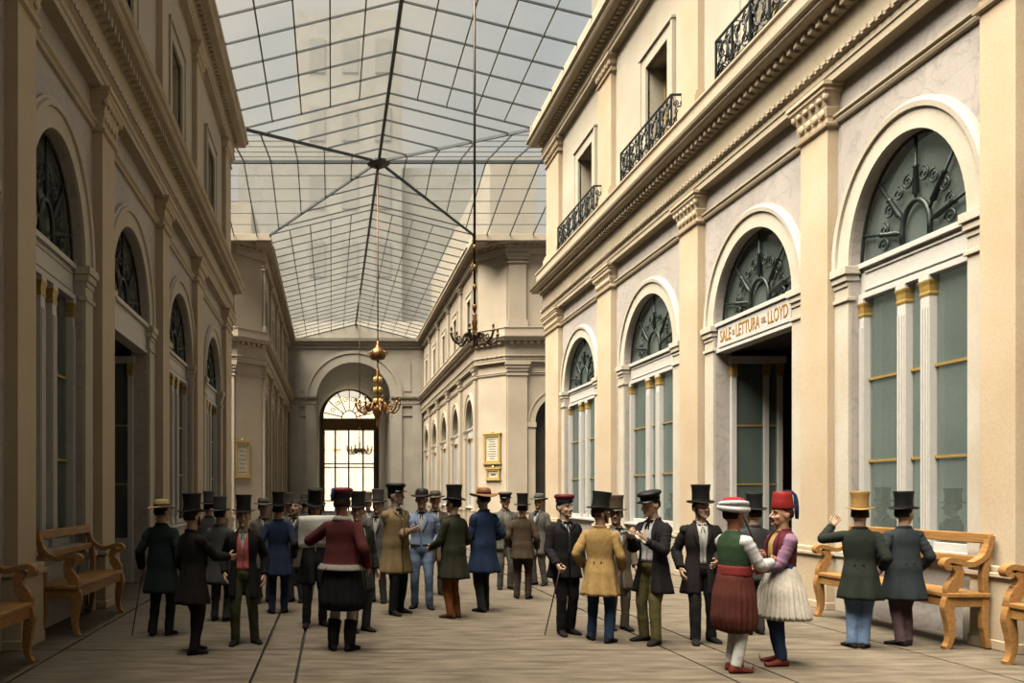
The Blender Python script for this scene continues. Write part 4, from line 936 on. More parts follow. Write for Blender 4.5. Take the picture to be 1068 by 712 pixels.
def person(px, yf, yt, yaw, label, top='top', hat=(24, 22, 22), coat=('frock', (30, 28, 28)), front='closed', legs=(40, 38, 40), vest=None, shirt=(225, 220, 210), cravat=(30, 28, 30),
           skin=(214, 170, 140), hair=(46, 34, 26), moustache=False, whiskers=False, r=None, l=None, rh='relax', lh='relax', head=(0, 0), feet=None, detail=2, costume=None, shoe=(34, 28, 26), lean=(0, 0), X_=None, tilt=0, cuffs=None, Y_=None, band=None, sleeves=None):
    Y = Y_ or 1530.0 / (yf - VY); Xw = (px - VX) * Y / F if X_ is None else X_
    topz = {'top': 1.90, 'fez': 1.865, 'cap': 1.80, 'wide': 1.80, 'straw': 1.80, 'soft': 1.81, 'turban': 1.815, 'bare': 1.765, 'peak': 1.80}[top]
    H = EYE + (VY - yt) * Y / F; topz = PIV.z + (topz - PIV.z) * HS; K = H / topz
    seed = px * .37; rnd = random.Random(int(px * 13 + yf)); S = K
    rz = math.radians(yaw) - math.atan2(Xw, Y)
    name = 'person'
    lx, ly = lean
    def D(p):                                # bend of the trunk, then the figure's own size
        z = p[2]; k = max(0.0, z - .95) / .8
        return Vector((p[0] + lx * k, p[1] + ly * k, z)) * S
    hy, hp = math.radians(head[0]), math.radians(head[1]); RH = Matrix.Rotation(hy, 3, 'Z') @ Matrix.Rotation(hp, 3, 'X')
    def HD(p): return D(PIV + RH @ (Vector(p) - PIV) * HS)
    # --- joints
    Rw = Vector(r or (-.27, -.04, .86)); Lw = Vector(l or (.27, -.04, .86)); arms = {}
    for s, wv in ((-1, Rw), (1, Lw)):
        sh = Vector((s * .172, .012, 1.385)); hint = Vector((s * .42, .75, -.35))
        if wv.z > 1.45: hint = Vector((s * .9, .1, -.6))
        el, wr = ik(sh, wv, .29, .255, hint); arms[s] = (sh, el, wr)
    fp = feet or [(-.1, .0, -14), (.1, .02, 16)]; legj = {}
    for s, f in ((-1, fp[0]), (1, fp[1])):
        hj = Vector((s * .092, .01, .92)); an = Vector((f[0], f[1], .085)); kn, an = ik(hj, an, .435, .415, (f[0] * .3, -1, 0)); legj[s] = (hj, kn, an, math.radians(f[2]))
    # --- body: one continuous skin
    b = MB(); rows = []
    for z, rx, ry, yc in [(.86, .1, .085, .01), (.92, .15, .105, .01), (1.0, .15, .1, .008), (1.09, .135, .092, 0), (1.22, .152, .1, 0), (1.33, .165, .105, 0), (1.4, .15, .085, .006), (1.45, .085, .065, .012), (1.5, .058, .058, .012)]:
        rows.append([(rx * math.cos(2*PI*k/20), yc + ry * math.sin(2*PI*k/20), z) for k in range(20)])
    b.grid(rows, True, True, True)
    for s in (-1, 1):
        sh, el, wr = arms[s]; b.tube([sh * .7 + Vector((0, 0, 1.41)) * .3, sh, sh.lerp(el, .5), el, el.lerp(wr, .35), wr, wr + (wr - el).normalized() * .02], [.05, .052, .045, .037, .038, .026, .024], 12)
        hj, kn, an, fa = legj[s]; b.tube([hj + Vector((0, 0, .03)), hj.lerp(kn, .4), kn, kn.lerp(an, .3), an, an - Vector((0, 0, .03))], [q_ * (.78 if costume else .95) for q_ in (.082, .076, .054, .056, .036, .034)], 12)
        fd = Vector((math.sin(fa) , -math.cos(fa), 0)); b.tube([an + Vector((0, 0, -.04)) - fd * .04, an + Vector((0, 0, -.05)) + fd * .06, an + Vector((0, 0, -.062)) + fd * .13], [.032, .03, .018], 10)
    body = remesh(b, .017 if detail > 1 else .022, 3)
    body.xf(D)
    h = MB().join(HEADS[int(px) % 2]); h.xf(HD); body.join(h)
    for s, kind in ((-1, rh), (1, lh)):
        sh, el, wr = arms[s]; d = (wr - el).normalized(); th = Vector((0, -.55, .9)); th = th - d * th.dot(d)
        if th.length < .05: th = Vector((0, -1, 0))
        th.normalize(); n = d.cross(th) * s
        hd = MB().join(HANDS[kind]); hd.xf(lambda p: D(wr + d * (p.x + .012) + th * p.y + n * p.z)); body.join(hd)
    root = body.build(name, [skin_mat(skin), M_LIP], smooth=True, loc=(Xw, Y, 0)); root.rotation_euler = (0, 0, rz)
    tag(root, label, 'person')
    def put(m, nm, c, par=root, dx=D, mats=None):
        m.xf(dx); return m.build(nm, mats or cloth(c), par, smooth=True)
    # --- face
    if detail > 0:
        for s in (-1, 1):
            e_ = MB(); e_.ell((s * .031, -.0705, 1.652), (.0105, .0105, .006), 10, 8); ey = put(e_, 'eye', None, dx=HD, mats=M_EYEW)
            e_ = MB(); e_.ell((s * .031, -.079, 1.652), (.0058, .0035, .006), 8, 6); put(e_, 'iris', None, ey, HD, M_IRIS)
            e_ = MB(); e_.tube([(s * .014, -.083, 1.673), (s * .032, -.085, 1.679), (s * .05, -.07, 1.672)], [.0035, .0045, .003], 6); put(e_, 'eyebrow', hair, dx=HD)
    # --- hair
    hm = MB(); rows = []
    for i in range(13):
        t = PI * (.03 + .62 * i / 12); rows.append([])
        for k in range(26):
            a = 2 * PI * k / 26; f = math.sin(a)                       # f = -1 is the front
            zc = 1.655 + .107 * math.cos(t); drop = 0
            if f < -.15: zc = max(zc, 1.69 + .018 * min(1, (-f - .15) / .5))      # hairline above the brow
            elif abs(f) <= .35: zc = max(zc, 1.615)
            rr = math.sin(max(t, .2)) if zc < 1.74 else math.sin(t)
            if zc < 1.615: rr *= .96
            rows[-1].append((.083 * rr * math.cos(a) * (1 + .03 * rnd.random()), .016 + .098 * rr * f * (1 + .03 * rnd.random()), zc))
    hm.grid(rows, True, True, True); put(hm, 'hair', hair, dx=HD)
    if moustache and detail > 0:
        mm = MB()
        for s in (-1, 1): mm.tube([(0, -.1, 1.597), (s * .02, -.098, 1.596), (s * .042, -.084, 1.585)], [.006, .0075, .003], 8)
        put(mm, 'moustache', hair, dx=HD)
    if whiskers and detail > 0:
        mm = MB()
        for s in (-1, 1): mm.tube([(s * .071, -.012, 1.65), (s * .07, -.022, 1.61), (s * .058, -.038, 1.567), (s * .03, -.062, 1.545)], [.011, .016, .015, .008], 10)
        put(mm, 'whiskers', hair, dx=HD)
    # --- legs and feet
    wide = costume in ('turk', 'albanian')
    tm = MB(); rows = []
    for z, rx, ry, yc in [(1.08, .15, .11, .004), (1.0, .168, .122, .006), (.93, .182, .138, .008), (.86, .17, .125, .008), (.82, .1, .09, .008)]:
        rows.append([(rx * math.cos(2*PI*k/20), yc + ry * math.sin(2*PI*k/20), z) for k in range(20)])
    tm.grid(rows, True, True, True); tight = .9 if costume else 1
    for s in (-1, 1):
        hj, kn, an, fa = legj[s]; cuff = an + Vector((0, .005, -.045 if not costume else -.02))
        limb(tm, [hj + Vector((0, 0, .02)), hj.lerp(kn, .5), kn, kn.lerp(an, .5), cuff], [.1 * tight, .093 * tight, .072 * tight, .066 * tight, .062 * tight], 14, seed + s * 3, .09)
    tr = remesh(tm, .0155 if detail > 1 else .02, 4)
    tr.xf(lambda p: p + Vector((mnoise.noise(p * 9 + Vector((seed, 0, 0))), mnoise.noise(p * 9 + Vector((0, seed, 4))), 0)) * .007)
    put(tr, 'stockings' if costume == 'turk' else 'leggings' if costume else 'trousers', legs)
    for s in (-1, 1):
        hj, kn, an, fa = legj[s]; fd = Vector((math.sin(fa), -math.cos(fa), 0)); sd = Vector((fd.y, -fd.x, 0)); g = Vector((an.x, an.y, 0)); m = MB(); rows = []
        tip = .035 if costume == 'turk' or costume == 'greek' else 0
        for a, w_, hh, z0 in ((-.075, .018, .03, .004), (-.066, .032, .07, .0), (-.03, .04, .1, 0), (.02, .041, .095, 0), (.07, .043, .066, 0), (.12, .045, .05, 0), (.165, .036, .038, 0), (.19, .018, .026, .004), (.205 if tip else .196, .006, .02 + tip, .006 + tip)):
            rows.append([tuple(g + fd * a + sd * (w_ * math.cos(q) * (1 if math.sin(q) > -.3 else 1.06)) + Vector((0, 0, z0 + hh * (.5 + .5 * math.copysign(abs(math.sin(q)) ** .6, math.sin(q)))))) for q in [2*PI*k/14 for k in range(14)]])
        m.grid(rows, True, True, True)
        if costume == 'albanian': limb(m, [an + Vector((0, 0, -.03)), an + Vector((0, 0, .1)), an.lerp(kn, .62)], [.06, .07, .08], 14, seed, .05)
        put(m, 'boot' if costume == 'albanian' else 'slipper' if tip else 'shoe', shoe)
    # --- trunk clothes
    st, cc = coat
    par = {'frock': (.61, .24, .195, .0, .075), 'over': (.58, .25, .205, .026, .06), 'sack': (.74, .222, .18, .02, .045), 'jacket': (.97, .192, .146, .008, .01), 'boxy': (.93, .262, .21, .04, .03), 'vest': (1.02, .182, .13, 0, .0)}[st]
    hem, hrx, hry, wa, fo = par; tab = coat_tab(hem, hrx, hry, wa)
    if st in ('frock', 'over', 'sack', 'jacket', 'boxy'):
        vz = 1.18 if front != 'buttoned' else 1.36; wv = .062
        low = {'closed': .012, 'buttoned': .006, 'open': .05, 'wide': .085}[front]; waist_g = {'closed': .006, 'buttoned': .004, 'open': .03, 'wide': .075}[front]
        def gap(z):
            if z > vz: return lerp(waist_g, wv, min(1, (z - vz) / (1.47 - vz)))
            if z > 1.02: return waist_g
            return lerp(waist_g, low, (1.02 - z) / max(.05, 1.02 - hem))
    elif st == 'vest':
        def gap(z): return .035 + .03 * max(0, (z - 1.2) / .25)
    if shirt:
        m = MB(); sheet(m, [(z, a - .022, b_ - .020, y) for z, a, b_, y in TORSO], zrange(1.485, 1.02, 12), None, n=28); put(m, 'shirt', shirt)
        if detail > 0:
            m = MB()
            for s in (-1, 1): m.tube([(s * .062, .02, 1.488), (s * .056, -.03, 1.485), (s * .03, -.058, 1.478)], [.012, .014, .012], 8, flat=.5)
            m.tube([(s_ * .062 * 1, .02 + .045 * c_, 1.492) for s_, c_ in [(math.sin(q), math.cos(q)) for q in [lerp(-1.6, 1.6, i / 8) for i in range(9)]]], .013, 8)
            put(m, 'shirt_collar', shirt)
    if vest:
        m = MB(); vg = lambda z: .002 if z < 1.27 else lerp(.002, .06, (z - 1.27) / .2); sheet(m, [(z, a - .008, b_ - .006, y) for z, a, b_, y in TORSO], zrange(1.475, .98, 14), vg, th=.006, n=36); v = put(m, 'waistcoat', vest)
        m = MB()
        for i in range(5): z = 1.03 + .055 * i; rx, ry, yc = interp(TORSO, z); m.ell((.012, yc - ry + .004, z), (.006, .005, .006), 6, 5)
        if detail > 1: put(m, 'button_row', None, v, D, M_GOLD)
    if cravat and detail > 0:
        m = MB(); m.tube([(.057 * math.sin(q), .012 - .055 * math.cos(q), 1.472 - .004 * math.cos(q)) for q in [lerp(-2.6, 2.6, i / 14) for i in range(15)]], .015, 8)
        for s in (-1, 1): m.ell((s * .028, -.062, 1.466), (.026, .012, .016), 10, 6); m.tube([(s * .006, -.066, 1.46), (s * .014, -.095, 1.42), (s * .02, -.112, 1.37)], [.012, .016, .014], 8, flat=.4)
        m.ell((0, -.068, 1.464), (.013, .012, .014), 8, 6); put(m, 'cravat', cravat)
    # coat body with sleeves
    m = MB(); zs = zrange(1.50, hem, 26 if detail > 1 else 16)
    sheet(m, tab, zs, gap, n=52 if detail > 1 else 34, folds=(fo, 7 + int(px) % 3, seed), seed=seed)
    slv = MB()
    for s in (-1, 1):
        sh, el, wr = arms[s]
        limb(slv, [sh + Vector((-s * .07, 0, .03)), sh + Vector((0, 0, .002)), sh.lerp(el, .5), el, el.lerp(wr, .5), wr + (wr - el).normalized() * -.006], [.045, .071, .066, .064, .058, .047], 16, seed + s, .2, 8)
        if st != 'vest':
            d = (wr - el).normalized(); slv.tube([wr - d * .05, wr - d * .004], [.052, .049], 14)
    if st != 'vest' and not sleeves: m.join(slv)
    nm = {'frock': 'frock_coat', 'over': 'overcoat', 'sack': 'sack_coat', 'jacket': 'jacket', 'boxy': 'jacket', 'vest': 'embroidered_waistcoat'}[st]
    co_ = put(m, nm, cc)
    if st == 'vest' or sleeves: put(slv, 'sleeves', sleeves or shirt)
    if detail > 0 and st not in ('vest',) and costume != 'albanian':
        lm = MB()
        for s in (-1, 1):                                              # lapels lie on the coat fronts
            rows = []
            for i in range(9):
                t = i / 8; z = lerp(vz + .005, 1.475, t); rx, ry, yc = interp(tab, z); g = gap(z); wdt = .01 + .052 * math.sin(PI * min(1, t * 1.05)) ** .8 * (.6 + .4 * t); rows.append([])
                for e_, o in ((0, .002), (0, .010), (.5, .012), (1, .009), (1, .001)):
                    xx = min(rx * .97, g + wdt * e_); th_ = math.asin(xx / rx); rows[-1].append((s * (rx + o) * math.sin(th_) ** .9, yc - (ry + o) * math.cos(th_) ** .9, z))
            lm.grid(rows, True, True, True)
        lp_ = put(lm, 'lapel', cc, co_)
        cm_ = MB(); cm_.tube([(.078 * math.sin(q), .016 + .07 * math.cos(q), 1.5 - .012 * (1 - math.cos(q))) for q in [lerp(-2.3, 2.3, i / 16) for i in range(17)]], .02, 8, flat=.6); put(cm_, 'collar', cc, co_)
    if detail > 1 and st in ('frock', 'over') and abs(yaw) > 110:        # back seam buttons and pocket flaps
        bm_ = MB()
        for s in (-1, 1): bm_.ell((s * .045, interp(tab, 1.04)[1] + interp(tab, 1.04)[2] + .004, 1.04), (.011, .007, .011), 8, 6)
        put(bm_, 'back_button', (20, 18, 18), co_)
    # --- regional dress
    if costume == 'greek':
        m = MB(); sheet(m, [(1.1, .172, .126, .0), (1.0, .21, .165, .004), (.8, .26, .22, .006), (.52, .295, .255, .008)], zrange(1.1, .52, 14), lambda z: .001, th=.012, n=180, folds=(.07, 30, 0), seed=seed); put(m, 'pleated_skirt', (232, 222, 204))
        m = MB(); sheet(m, [(1.13, .174, .128, 0), (1.03, .184, .138, 0)], zrange(1.13, 1.03, 4), lambda z: .001, th=.02, n=30); put(m, 'sash', (52, 74, 128))
    if costume == 'turk':
        m = MB(); sheet(m, [(1.08, .172, .126, .0), (1.0, .195, .155, .004), (.8, .225, .19, .006), (.58, .235, .2, .008), (.47, .215, .175, .008), (.42, .165, .13, .008), (.405, .06, .06, .008)], zrange(1.08, .405, 26), None, n=150, folds=(.055, 21, 0), seed=seed); put(m, 'baggy_breeches', (96, 46, 36))
        m = MB(); sheet(m, [(1.13, .184, .134, 0), (1.03, .192, .146, 0)], zrange(1.13, 1.02, 5), lambda z: .001, th=.02, n=30); put(m, 'sash', (132, 42, 42))
    if costume == 'albanian':
        m = MB(); sheet(m, [(1.06, .17, .12, .0), (.98, .2, .15, .004), (.75, .245, .205, .006), (.56, .255, .215, .008), (.46, .225, .185, .008), (.445, .06, .06, .008)], zrange(1.06, .445, 24), None, n=140, folds=(.06, 17, 0), seed=seed); put(m, 'pleated_breeches', (26, 24, 28))
        m = MB(); tb = [(z, a + .012, b_ + .012, y) for z, a, b_, y in tab]; sheet(m, tb, zrange(hem + .05, hem - .015, 6), lambda z: .03, off=.004, th=.02, n=90, folds=(.03, 40, 0)); put(m, 'fur_hem', (146, 140, 130), co_)
        m = MB(); m.tube([(.085 * math.sin(q), .018 + .078 * math.cos(q), 1.49 - .03 * (1 - math.cos(q)) * .6) for q in [lerp(-2.6, 2.6, i / 20) for i in range(21)]], [.03 + .004 * math.sin(i * 2.1) for i in range(21)], 10, flat=.8); put(m, 'fur_collar', (182, 176, 166), co_)
    if cuffs:
        for s in (-1, 1):
            sh, el, wr = arms[s]; d = (wr - el).normalized(); m = MB(); m.tube([wr - d * .085, wr - d * .04, wr + d * .0], [.056, .058, .054], 14); put(m, 'cuff', cuffs)
    # --- hat
    tl = Matrix.Rotation(math.radians(tilt), 3, 'X')
    def HT(p): return HD(Vector((0, .01, 1.70)) + tl @ (Vector(p) - Vector((0, .01, 1.70))))
    hc = cloth(hat, rough=.55)
    c0 = (0, .012, 0)
    def hput(m, nm, mat_, par_=root): m.xf(HT); return m.build(nm, mat_, par_, smooth=True)
    if top == 'top':
        m = MB(); m.lathe([(.082, 1.69), (.087, 1.705), (.086, 1.75), (.085, 1.80), (.09, 1.86), (.097, 1.893), (.095, 1.9), (.06, 1.901)], c0, 26, 1, 1.16)
        hp_ = hput(m, 'top_hat', hc)
        m = MB(); rows = []
        for r_, dz in ((.084, 1.702), (.11, 1.697), (.135, 1.70), (.139, 1.706), (.134, 1.711), (.108, 1.709), (.086, 1.716)):
            rows.append([(r_ * math.cos(2*PI*k/28), .012 + r_ * 1.14 * math.sin(2*PI*k/28), dz + .018 * (r_ - .084) / .05 * math.cos(2*PI*k/28) ** 2 - .008 * (r_ - .084) / .05 * abs(math.sin(2*PI*k/28))) for k in range(28)])
        m.grid(rows + [rows[0]], True); hput(m, 'brim', hc, hp_)
        m = MB(); m.lathe([(.0885, 1.712), (.089, 1.735), (.0865, 1.737), (.086, 1.712)], c0, 26, 1, 1.16, cap=False); hput(m, 'hat_band', cloth(band or (16, 15, 15)), hp_)
    elif top == 'fez':
        m = MB(); m.lathe([(.088, 1.70), (.09, 1.706), (.086, 1.76), (.078, 1.83), (.073, 1.86), (.068, 1.865), (.02, 1.866)], c0, 24, 1, 1.12); hp_ = hput(m, 'fez', hc)
        m = MB(); m.tube([(0, .012, 1.866), (.01, .03, 1.876), (.03, .085, 1.868), (.04, .112, 1.83), (.045, .118, 1.78), (.048, .122, 1.70), (.05, .124, 1.6)], [.005, .006, .009, .016, .02, .022, .016], 8); hput(m, 'tassel', cloth((44, 44, 84)), hp_)
    elif top in ('cap', 'soft'):
        bul = .118 if top == 'cap' else .112
        m = MB(); m.lathe([(.086, 1.695), (.09, 1.70), (.09, 1.735), (.1, 1.745), (bul, 1.765), (bul - .004, 1.783), (.09, 1.797), (.03, 1.80)], c0, 26, 1, 1.12); hp_ = hput(m, 'cap', hc)
        m = MB(); m.lathe([(.0915, 1.70), (.0925, 1.703), (.0925, 1.733), (.091, 1.736)], c0, 26, 1, 1.12, cap=False); hput(m, 'cap_band', cloth(band or (18, 18, 20)), hp_)
        if top == 'cap':
            m = MB(); rows = []
            for k in range(13):
                a = lerp(-1.15, 1.15, k / 12); e_ = .055 * math.cos(a) ** .7; s_, c_ = math.sin(a), math.cos(a)
                rows.append([(s_ * .088, .012 - c_ * .099, 1.712), (s_ * (.09 + e_), .012 - c_ * (.102 + e_), 1.696), (s_ * (.09 + e_), .012 - c_ * (.102 + e_), 1.69), (s_ * .088, .012 - c_ * .099, 1.703)])
            m.grid(rows, False, False, False); m.add([p for r_ in rows for p in r_], [(4*i+3, 4*i, 4*i+4, 4*i+7) for i in range(12)]); hput(m, 'visor', cloth((16, 16, 18), rough=.3), hp_)
        else:
            m = MB(); m.tube([(.06, .08, 1.79), (.1, .11, 1.77), (.112, .115, 1.72), (.11, .11, 1.66)], [.006, .014, .02, .012], 8); hput(m, 'tassel', cloth((38, 58, 96)), hp_)
    elif top in ('wide', 'straw', 'peak'):
        br = {'wide': .185, 'straw': .16, 'peak': .155}[top]; low_ = .006 if top == 'peak' else 0
        m = MB(); m.lathe([(.084, 1.69), (.09, 1.70), (.09, 1.74), (.084, 1.775), (.065, 1.795), (.03, 1.80)], c0, 26, 1, 1.14); hp_ = hput(m, 'hat', hc)
        m = MB(); rows = []
        for r_, dz in ((.088, 1.703), (br * .8, 1.698), (br - .004, 1.694), (br, 1.699), (br - .006, 1.704), (br * .8, 1.707), (.088, 1.715)):
            rows.append([(r_ * math.cos(2*PI*k/30), .012 + r_ * 1.1 * math.sin(2*PI*k/30), dz + .016 * max(0, r_ - .09) / .07 * math.cos(2*PI*k/15 + .6)) for k in range(30)])
        m.grid(rows + [rows[0]], True); hput(m, 'brim', hc, hp_)
        m = MB(); m.lathe([(.0915, 1.712), (.0925, 1.735), (.09, 1.738), (.089, 1.712)], c0, 26, 1, 1.14, cap=False); hput(m, 'hat_band', cloth(band or (30, 24, 20)), hp_)
    elif top == 'turban':
        m = MB(); m.lathe([(.08, 1.71), (.1, 1.73), (.098, 1.775), (.075, 1.805), (.03, 1.815)], c0, 22, 1, 1.1); hp_ = hput(m, 'turban_cap', cloth((176, 40, 40)))
        m = MB()
        for i in range(5):
            pts = []
            for k in range(25):
                a = 2 * PI * k / 24; rr = .1 + .012 * math.sin(i * 1.7); pts.append((rr * math.cos(a), .012 + rr * 1.12 * math.sin(a), 1.695 + .013 * i + .014 * math.sin(a * 1 + i * 1.3)))
            m.tube(pts, .025 + .003 * (i % 2), 8)
        hput(m, 'turban_wrap', hc, hp_)
    root['_'] = 0; del root['_']
    root_arm = {s: root.matrix_basis @ D(arms[s][2] + (arms[s][2] - arms[s][1]).normalized() * .075) for s in (-1, 1)}
    return root, root_arm, S

def cane(top_, foot, label, bent=False):
    a, b = Vector(top_), Vector(foot); d = (b - a).normalized(); m = MB(); O = Vector(foot)
    m.tube([a - O - d * .05, b - O], [.010, .007], 8); o = m.build('walking_cane', simple('dark_cane_wood', srgb(40, 28, 20), rough=.4), None, True, loc=foot); tag(o, label, 'walking cane')
    k = MB(); k.ell(a - O - d * .06, (.018, .018, .02), 10, 8); k.build('knob', M_BRASS, o, True)
    return o
BK, GR = (27, 25, 26), (92, 92, 92)
# ---- left group
p1, a1, _ = person(169, 662, 520, 158, 'man in pale straw hat and dark teal coat, seen from behind, leaning on a cane', 'straw', (206, 178, 120), ('over', (30, 44, 44)), legs=(34, 46, 50), r=(-.27, -.06, .92), l=(.3, -.02, .9), lh='grip', head=(-25, 0), feet=[(-.1, .0, -10), (.11, .06, 15)], band=(60, 44, 30))
cane(a1[1], (p1.location.x - .36, p1.location.y - .1, 0.004), 'thin dark cane held by the straw-hatted man at left')
person(201, 681, 514, 122, 'man in black top hat and black-brown tailcoat with arm held out towards the pink waistcoat', 'top', BK, ('frock', (34, 28, 26)), legs=(38, 28, 26), l=(.22, -.1, .9), r=(-.12, -.44, 1.16), rh='flat', head=(10, 0), whiskers=True, feet=[(-.09, .05, -10), (.1, -.1, 12)])
person(254, 671, 515.5, -6, 'man in top hat, open black coat, pink waistcoat and dark green trousers, facing the viewer', 'top', (34, 26, 26), ('frock', (30, 28, 28)), 'wide', legs=(82, 84, 54), vest=(216, 116, 118), cravat=(160, 170, 160), r=(-.24, -.06, .93), l=(.27, .02, .9), feet=[(-.1, -.06, -12), (.14, .08, 30)], detail=2)
person(218, 640, 512, 168, 'grey-coated man in grey top hat behind the two black-coated men, left of his grey companion', 'top', (96, 94, 92), ('over', (98, 96, 96)), legs=GR, Y_=13.8, detail=1)
person(230, 647, 517, 150, 'grey-coated man in grey top hat directly behind the man in the pink waistcoat', 'top', (90, 88, 88), ('over', (92, 90, 90)), legs=(86, 86, 86), detail=1)
person(275, 642, 518.5, 15, 'man in low grey hat and long grey coat, half behind the first blue coat', 'peak', (96, 92, 84), ('over', (112, 108, 98)), legs=(104, 102, 94), detail=1, Y_=13.5)
person(290.5, 639, 512.5, 176, 'man in black top hat, blue coat and dark blue trousers, seen from behind', 'top', BK, ('frock', (40, 54, 82)), legs=(36, 52, 78), r=(-.25, -.02, .9), l=(.24, -.08, .98), feet=[(-.09, 0, -10), (.1, .04, 20)])
pr, ar, Sr = person(328, 653, 509, 8, 'man in black top hat reading a newspaper, facing the viewer', 'top', BK, ('frock', (40, 38, 40)), legs=(52, 50, 50), r=(-.17, -.34, 1.24), l=(.15, -.34, 1.24), rh='hold', lh='hold', head=(0, 10), feet=[(-.12, -.02, -14), (.13, .08, 20)], whiskers=True)
person(302, 640, 513.5, 20, 'faint grey top-hatted man in the back rank, left of his bareheaded neighbour', 'top', (110, 106, 98), ('over', (116, 112, 104)), legs=GR, Y_=16.0, detail=1)
person(309, 640, 520, -30, 'bareheaded grey-coated man with thick dark grey hair behind the newspaper reader', 'bare', (70, 66, 62), ('over', (90, 86, 80)), legs=GR, Y_=13.6, hair=(62, 58, 54), detail=1)
person(318, 640, 514.5, 160, 'faint grey man in a tall grey hat, deep behind the newspaper reader', 'top', (118, 114, 106), ('over', (118, 114, 106)), legs=GR, Y_=18.5, detail=1)
person(357, 678, 507, 160, 'man in dark red cap, red fur-trimmed jacket and black pleated breeches, seen from behind', 'soft', (112, 34, 36), ('boxy', (84, 32, 32)), legs=(206, 198, 186), costume='albanian', skin=(190, 128, 98), r=(-.29, -.03, .96), l=(.36, -.26, 1.28), lh='hold', head=(28, 0), shirt=None, cravat=None, cuffs=(118, 40, 42), shoe=(28, 24, 24), band=(40, 44, 60), feet=[(-.09, .0, -16), (.1, .02, 30)], moustache=True)
person(374, 658, 512, 32, 'man in black top hat and long dark grey coat close behind the red jacket', 'top', (40, 40, 38), ('over', (50, 52, 48)), legs=(56, 56, 54), head=(-40, 0), feet=[(-.1, .0, -10), (.1, -.03, 12)])
person(384, 640, 513, 10, 'faint pale-faced grey man in the back rank before the bright window', 'top', (130, 124, 114), ('over', (128, 122, 114)), legs=GR, Y_=19.0, detail=1)
person(394, 628, 509.5, -20, 'grey man in a tall grey top hat behind the khaki overcoat', 'top', (98, 94, 92), ('over', (104, 100, 96)), legs=(100, 96, 92), detail=1)
# ---- centre group
person(413, 640, 503.5, 38, 'man in black cap and khaki overcoat with arms folded, turned to the right', 'cap', (24, 22, 24), ('over', (146, 124, 86)), 'buttoned', legs=(30, 28, 30), r=(.06, -.22, 1.17), l=(-.06, -.25, 1.13), skin=(190, 160, 140), cravat=(28, 26, 26), head=(25, 0), feet=[(-.1, -.06, -5), (.13, .08, 25)])
person(440, 634, 509, -4, 'man in a light blue suit and wide black hat with dark neckerchief, facing the viewer', 'peak', (36, 30, 32), ('jacket', (146, 164, 194)), 'closed', legs=(126, 144, 172), vest=None, shirt=(214, 212, 214), cravat=(40, 48, 80), r=(-.24, -.06, .96), l=(.2, -.12, .98), feet=[(-.11, 0, -16), (.12, -.04, 18)])
person(454, 620, 511, 5, 'dim brown-grey man in low hat between the blue suit and the dark green coat', 'peak', (96, 84, 70), ('over', (112, 98, 80)), legs=(104, 96, 84), detail=1)
p15, a15, _ = person(473, 644, 505, -132, 'man in black top hat, dark green coat and rust brown trousers, seen from behind', 'top', (32, 34, 30), ('over', (52, 54, 36)), legs=(142, 84, 42), r=(-.26, -.2, 1.02), l=(.16, -.3, 1.02), rh='hold', lh='relax', head=(10, 0), feet=[(-.07, .0, -10), (.08, .02, 14)], shoe=(104, 64, 36))
cane(a15[-1], (a15[-1].x + .12, a15[-1].y - .12, .004), 'thin cane at the feet of the man in rust brown trousers')
person(504, 637, 508, -142, 'man in wide brown hat and bright blue coat, seen from behind', 'wide', (152, 98, 56), ('over', (36, 54, 84)), legs=(36, 36, 40), r=(-.22, -.14, 1.05), l=(.1, -.26, 1.1), skin=(196, 160, 130), moustache=True, feet=[(-.1, -.08, -10), (.1, .1, 10)])
person(527, 614, 512.5, 12, 'grey-suited man in flat grey cap beyond the blue coat, facing the viewer', 'cap', (100, 94, 84), ('sack', (116, 114, 104)), 'open', legs=(112, 110, 100), shirt=(150, 148, 138), cravat=None, detail=1)
person(545, 624, 514, 172, 'man in black top hat and short brown coat, hands at pockets, from behind', 'top', (42, 36, 34), ('sack', (86, 70, 54)), legs=(72, 56, 46), r=(-.25, -.1, .93), l=(.23, -.12, .96))
person(562, 610, 514, -40, 'grey man in a low grey hat standing apart, right of the brown sack coat', 'peak', (100, 96, 92), ('frock', (110, 106, 100)), legs=(106, 102, 96), detail=1, head=(20, 0), feet=[(-.08, -.03, -10), (.12, .04, 20)])
# ---- group of the tan coat
p22, a22, _ = person(589, 661, 514, 26, 'young man in red and blue cap, buttoned black coat, resting a hand on a cane', 'soft', (124, 34, 40), ('sack', (30, 28, 30)), 'buttoned', legs=(30, 28, 30), r=(-.2, -.2, .93), l=(.26, .0, .9), rh='grip', head=(18, 0), band=(44, 60, 92), hair=(40, 36, 50), skin=(224, 184, 156), feet=[(-.08, -.06, -8), (.09, .03, 20)])
cane(a22[-1], ((562 - VX) * 10.7 / F, 10.4, .004), 'thin black cane slanting from the hand of the man in the red and blue cap')
person(626, 669, 512.5, 166, 'man in tilted black top hat, mustard coat and dark blue trousers, seen from behind', 'top', (40, 40, 36), ('frock', (192, 156, 98)), legs=(42, 62, 92), r=(-.24, -.14, .96), l=(.25, -.1, .98), head=(-50, 0), hair=(70, 54, 40), whiskers=True, feet=[(-.12, .04, -16), (.13, -.08, 30)], tilt=8)
person(643, 656, 516, 24, 'man in brown-grey top hat and long taupe coat behind the mustard coat', 'top', (104, 88, 70), ('over', (110, 96, 80)), legs=(108, 94, 80), skin=(196, 160, 134), r=(-.2, -.16, 1.1), l=(.24, -.1, .92), detail=1, head=(-30, 0), feet=[(-.08, 0, -6), (.1, -.05, 14)])
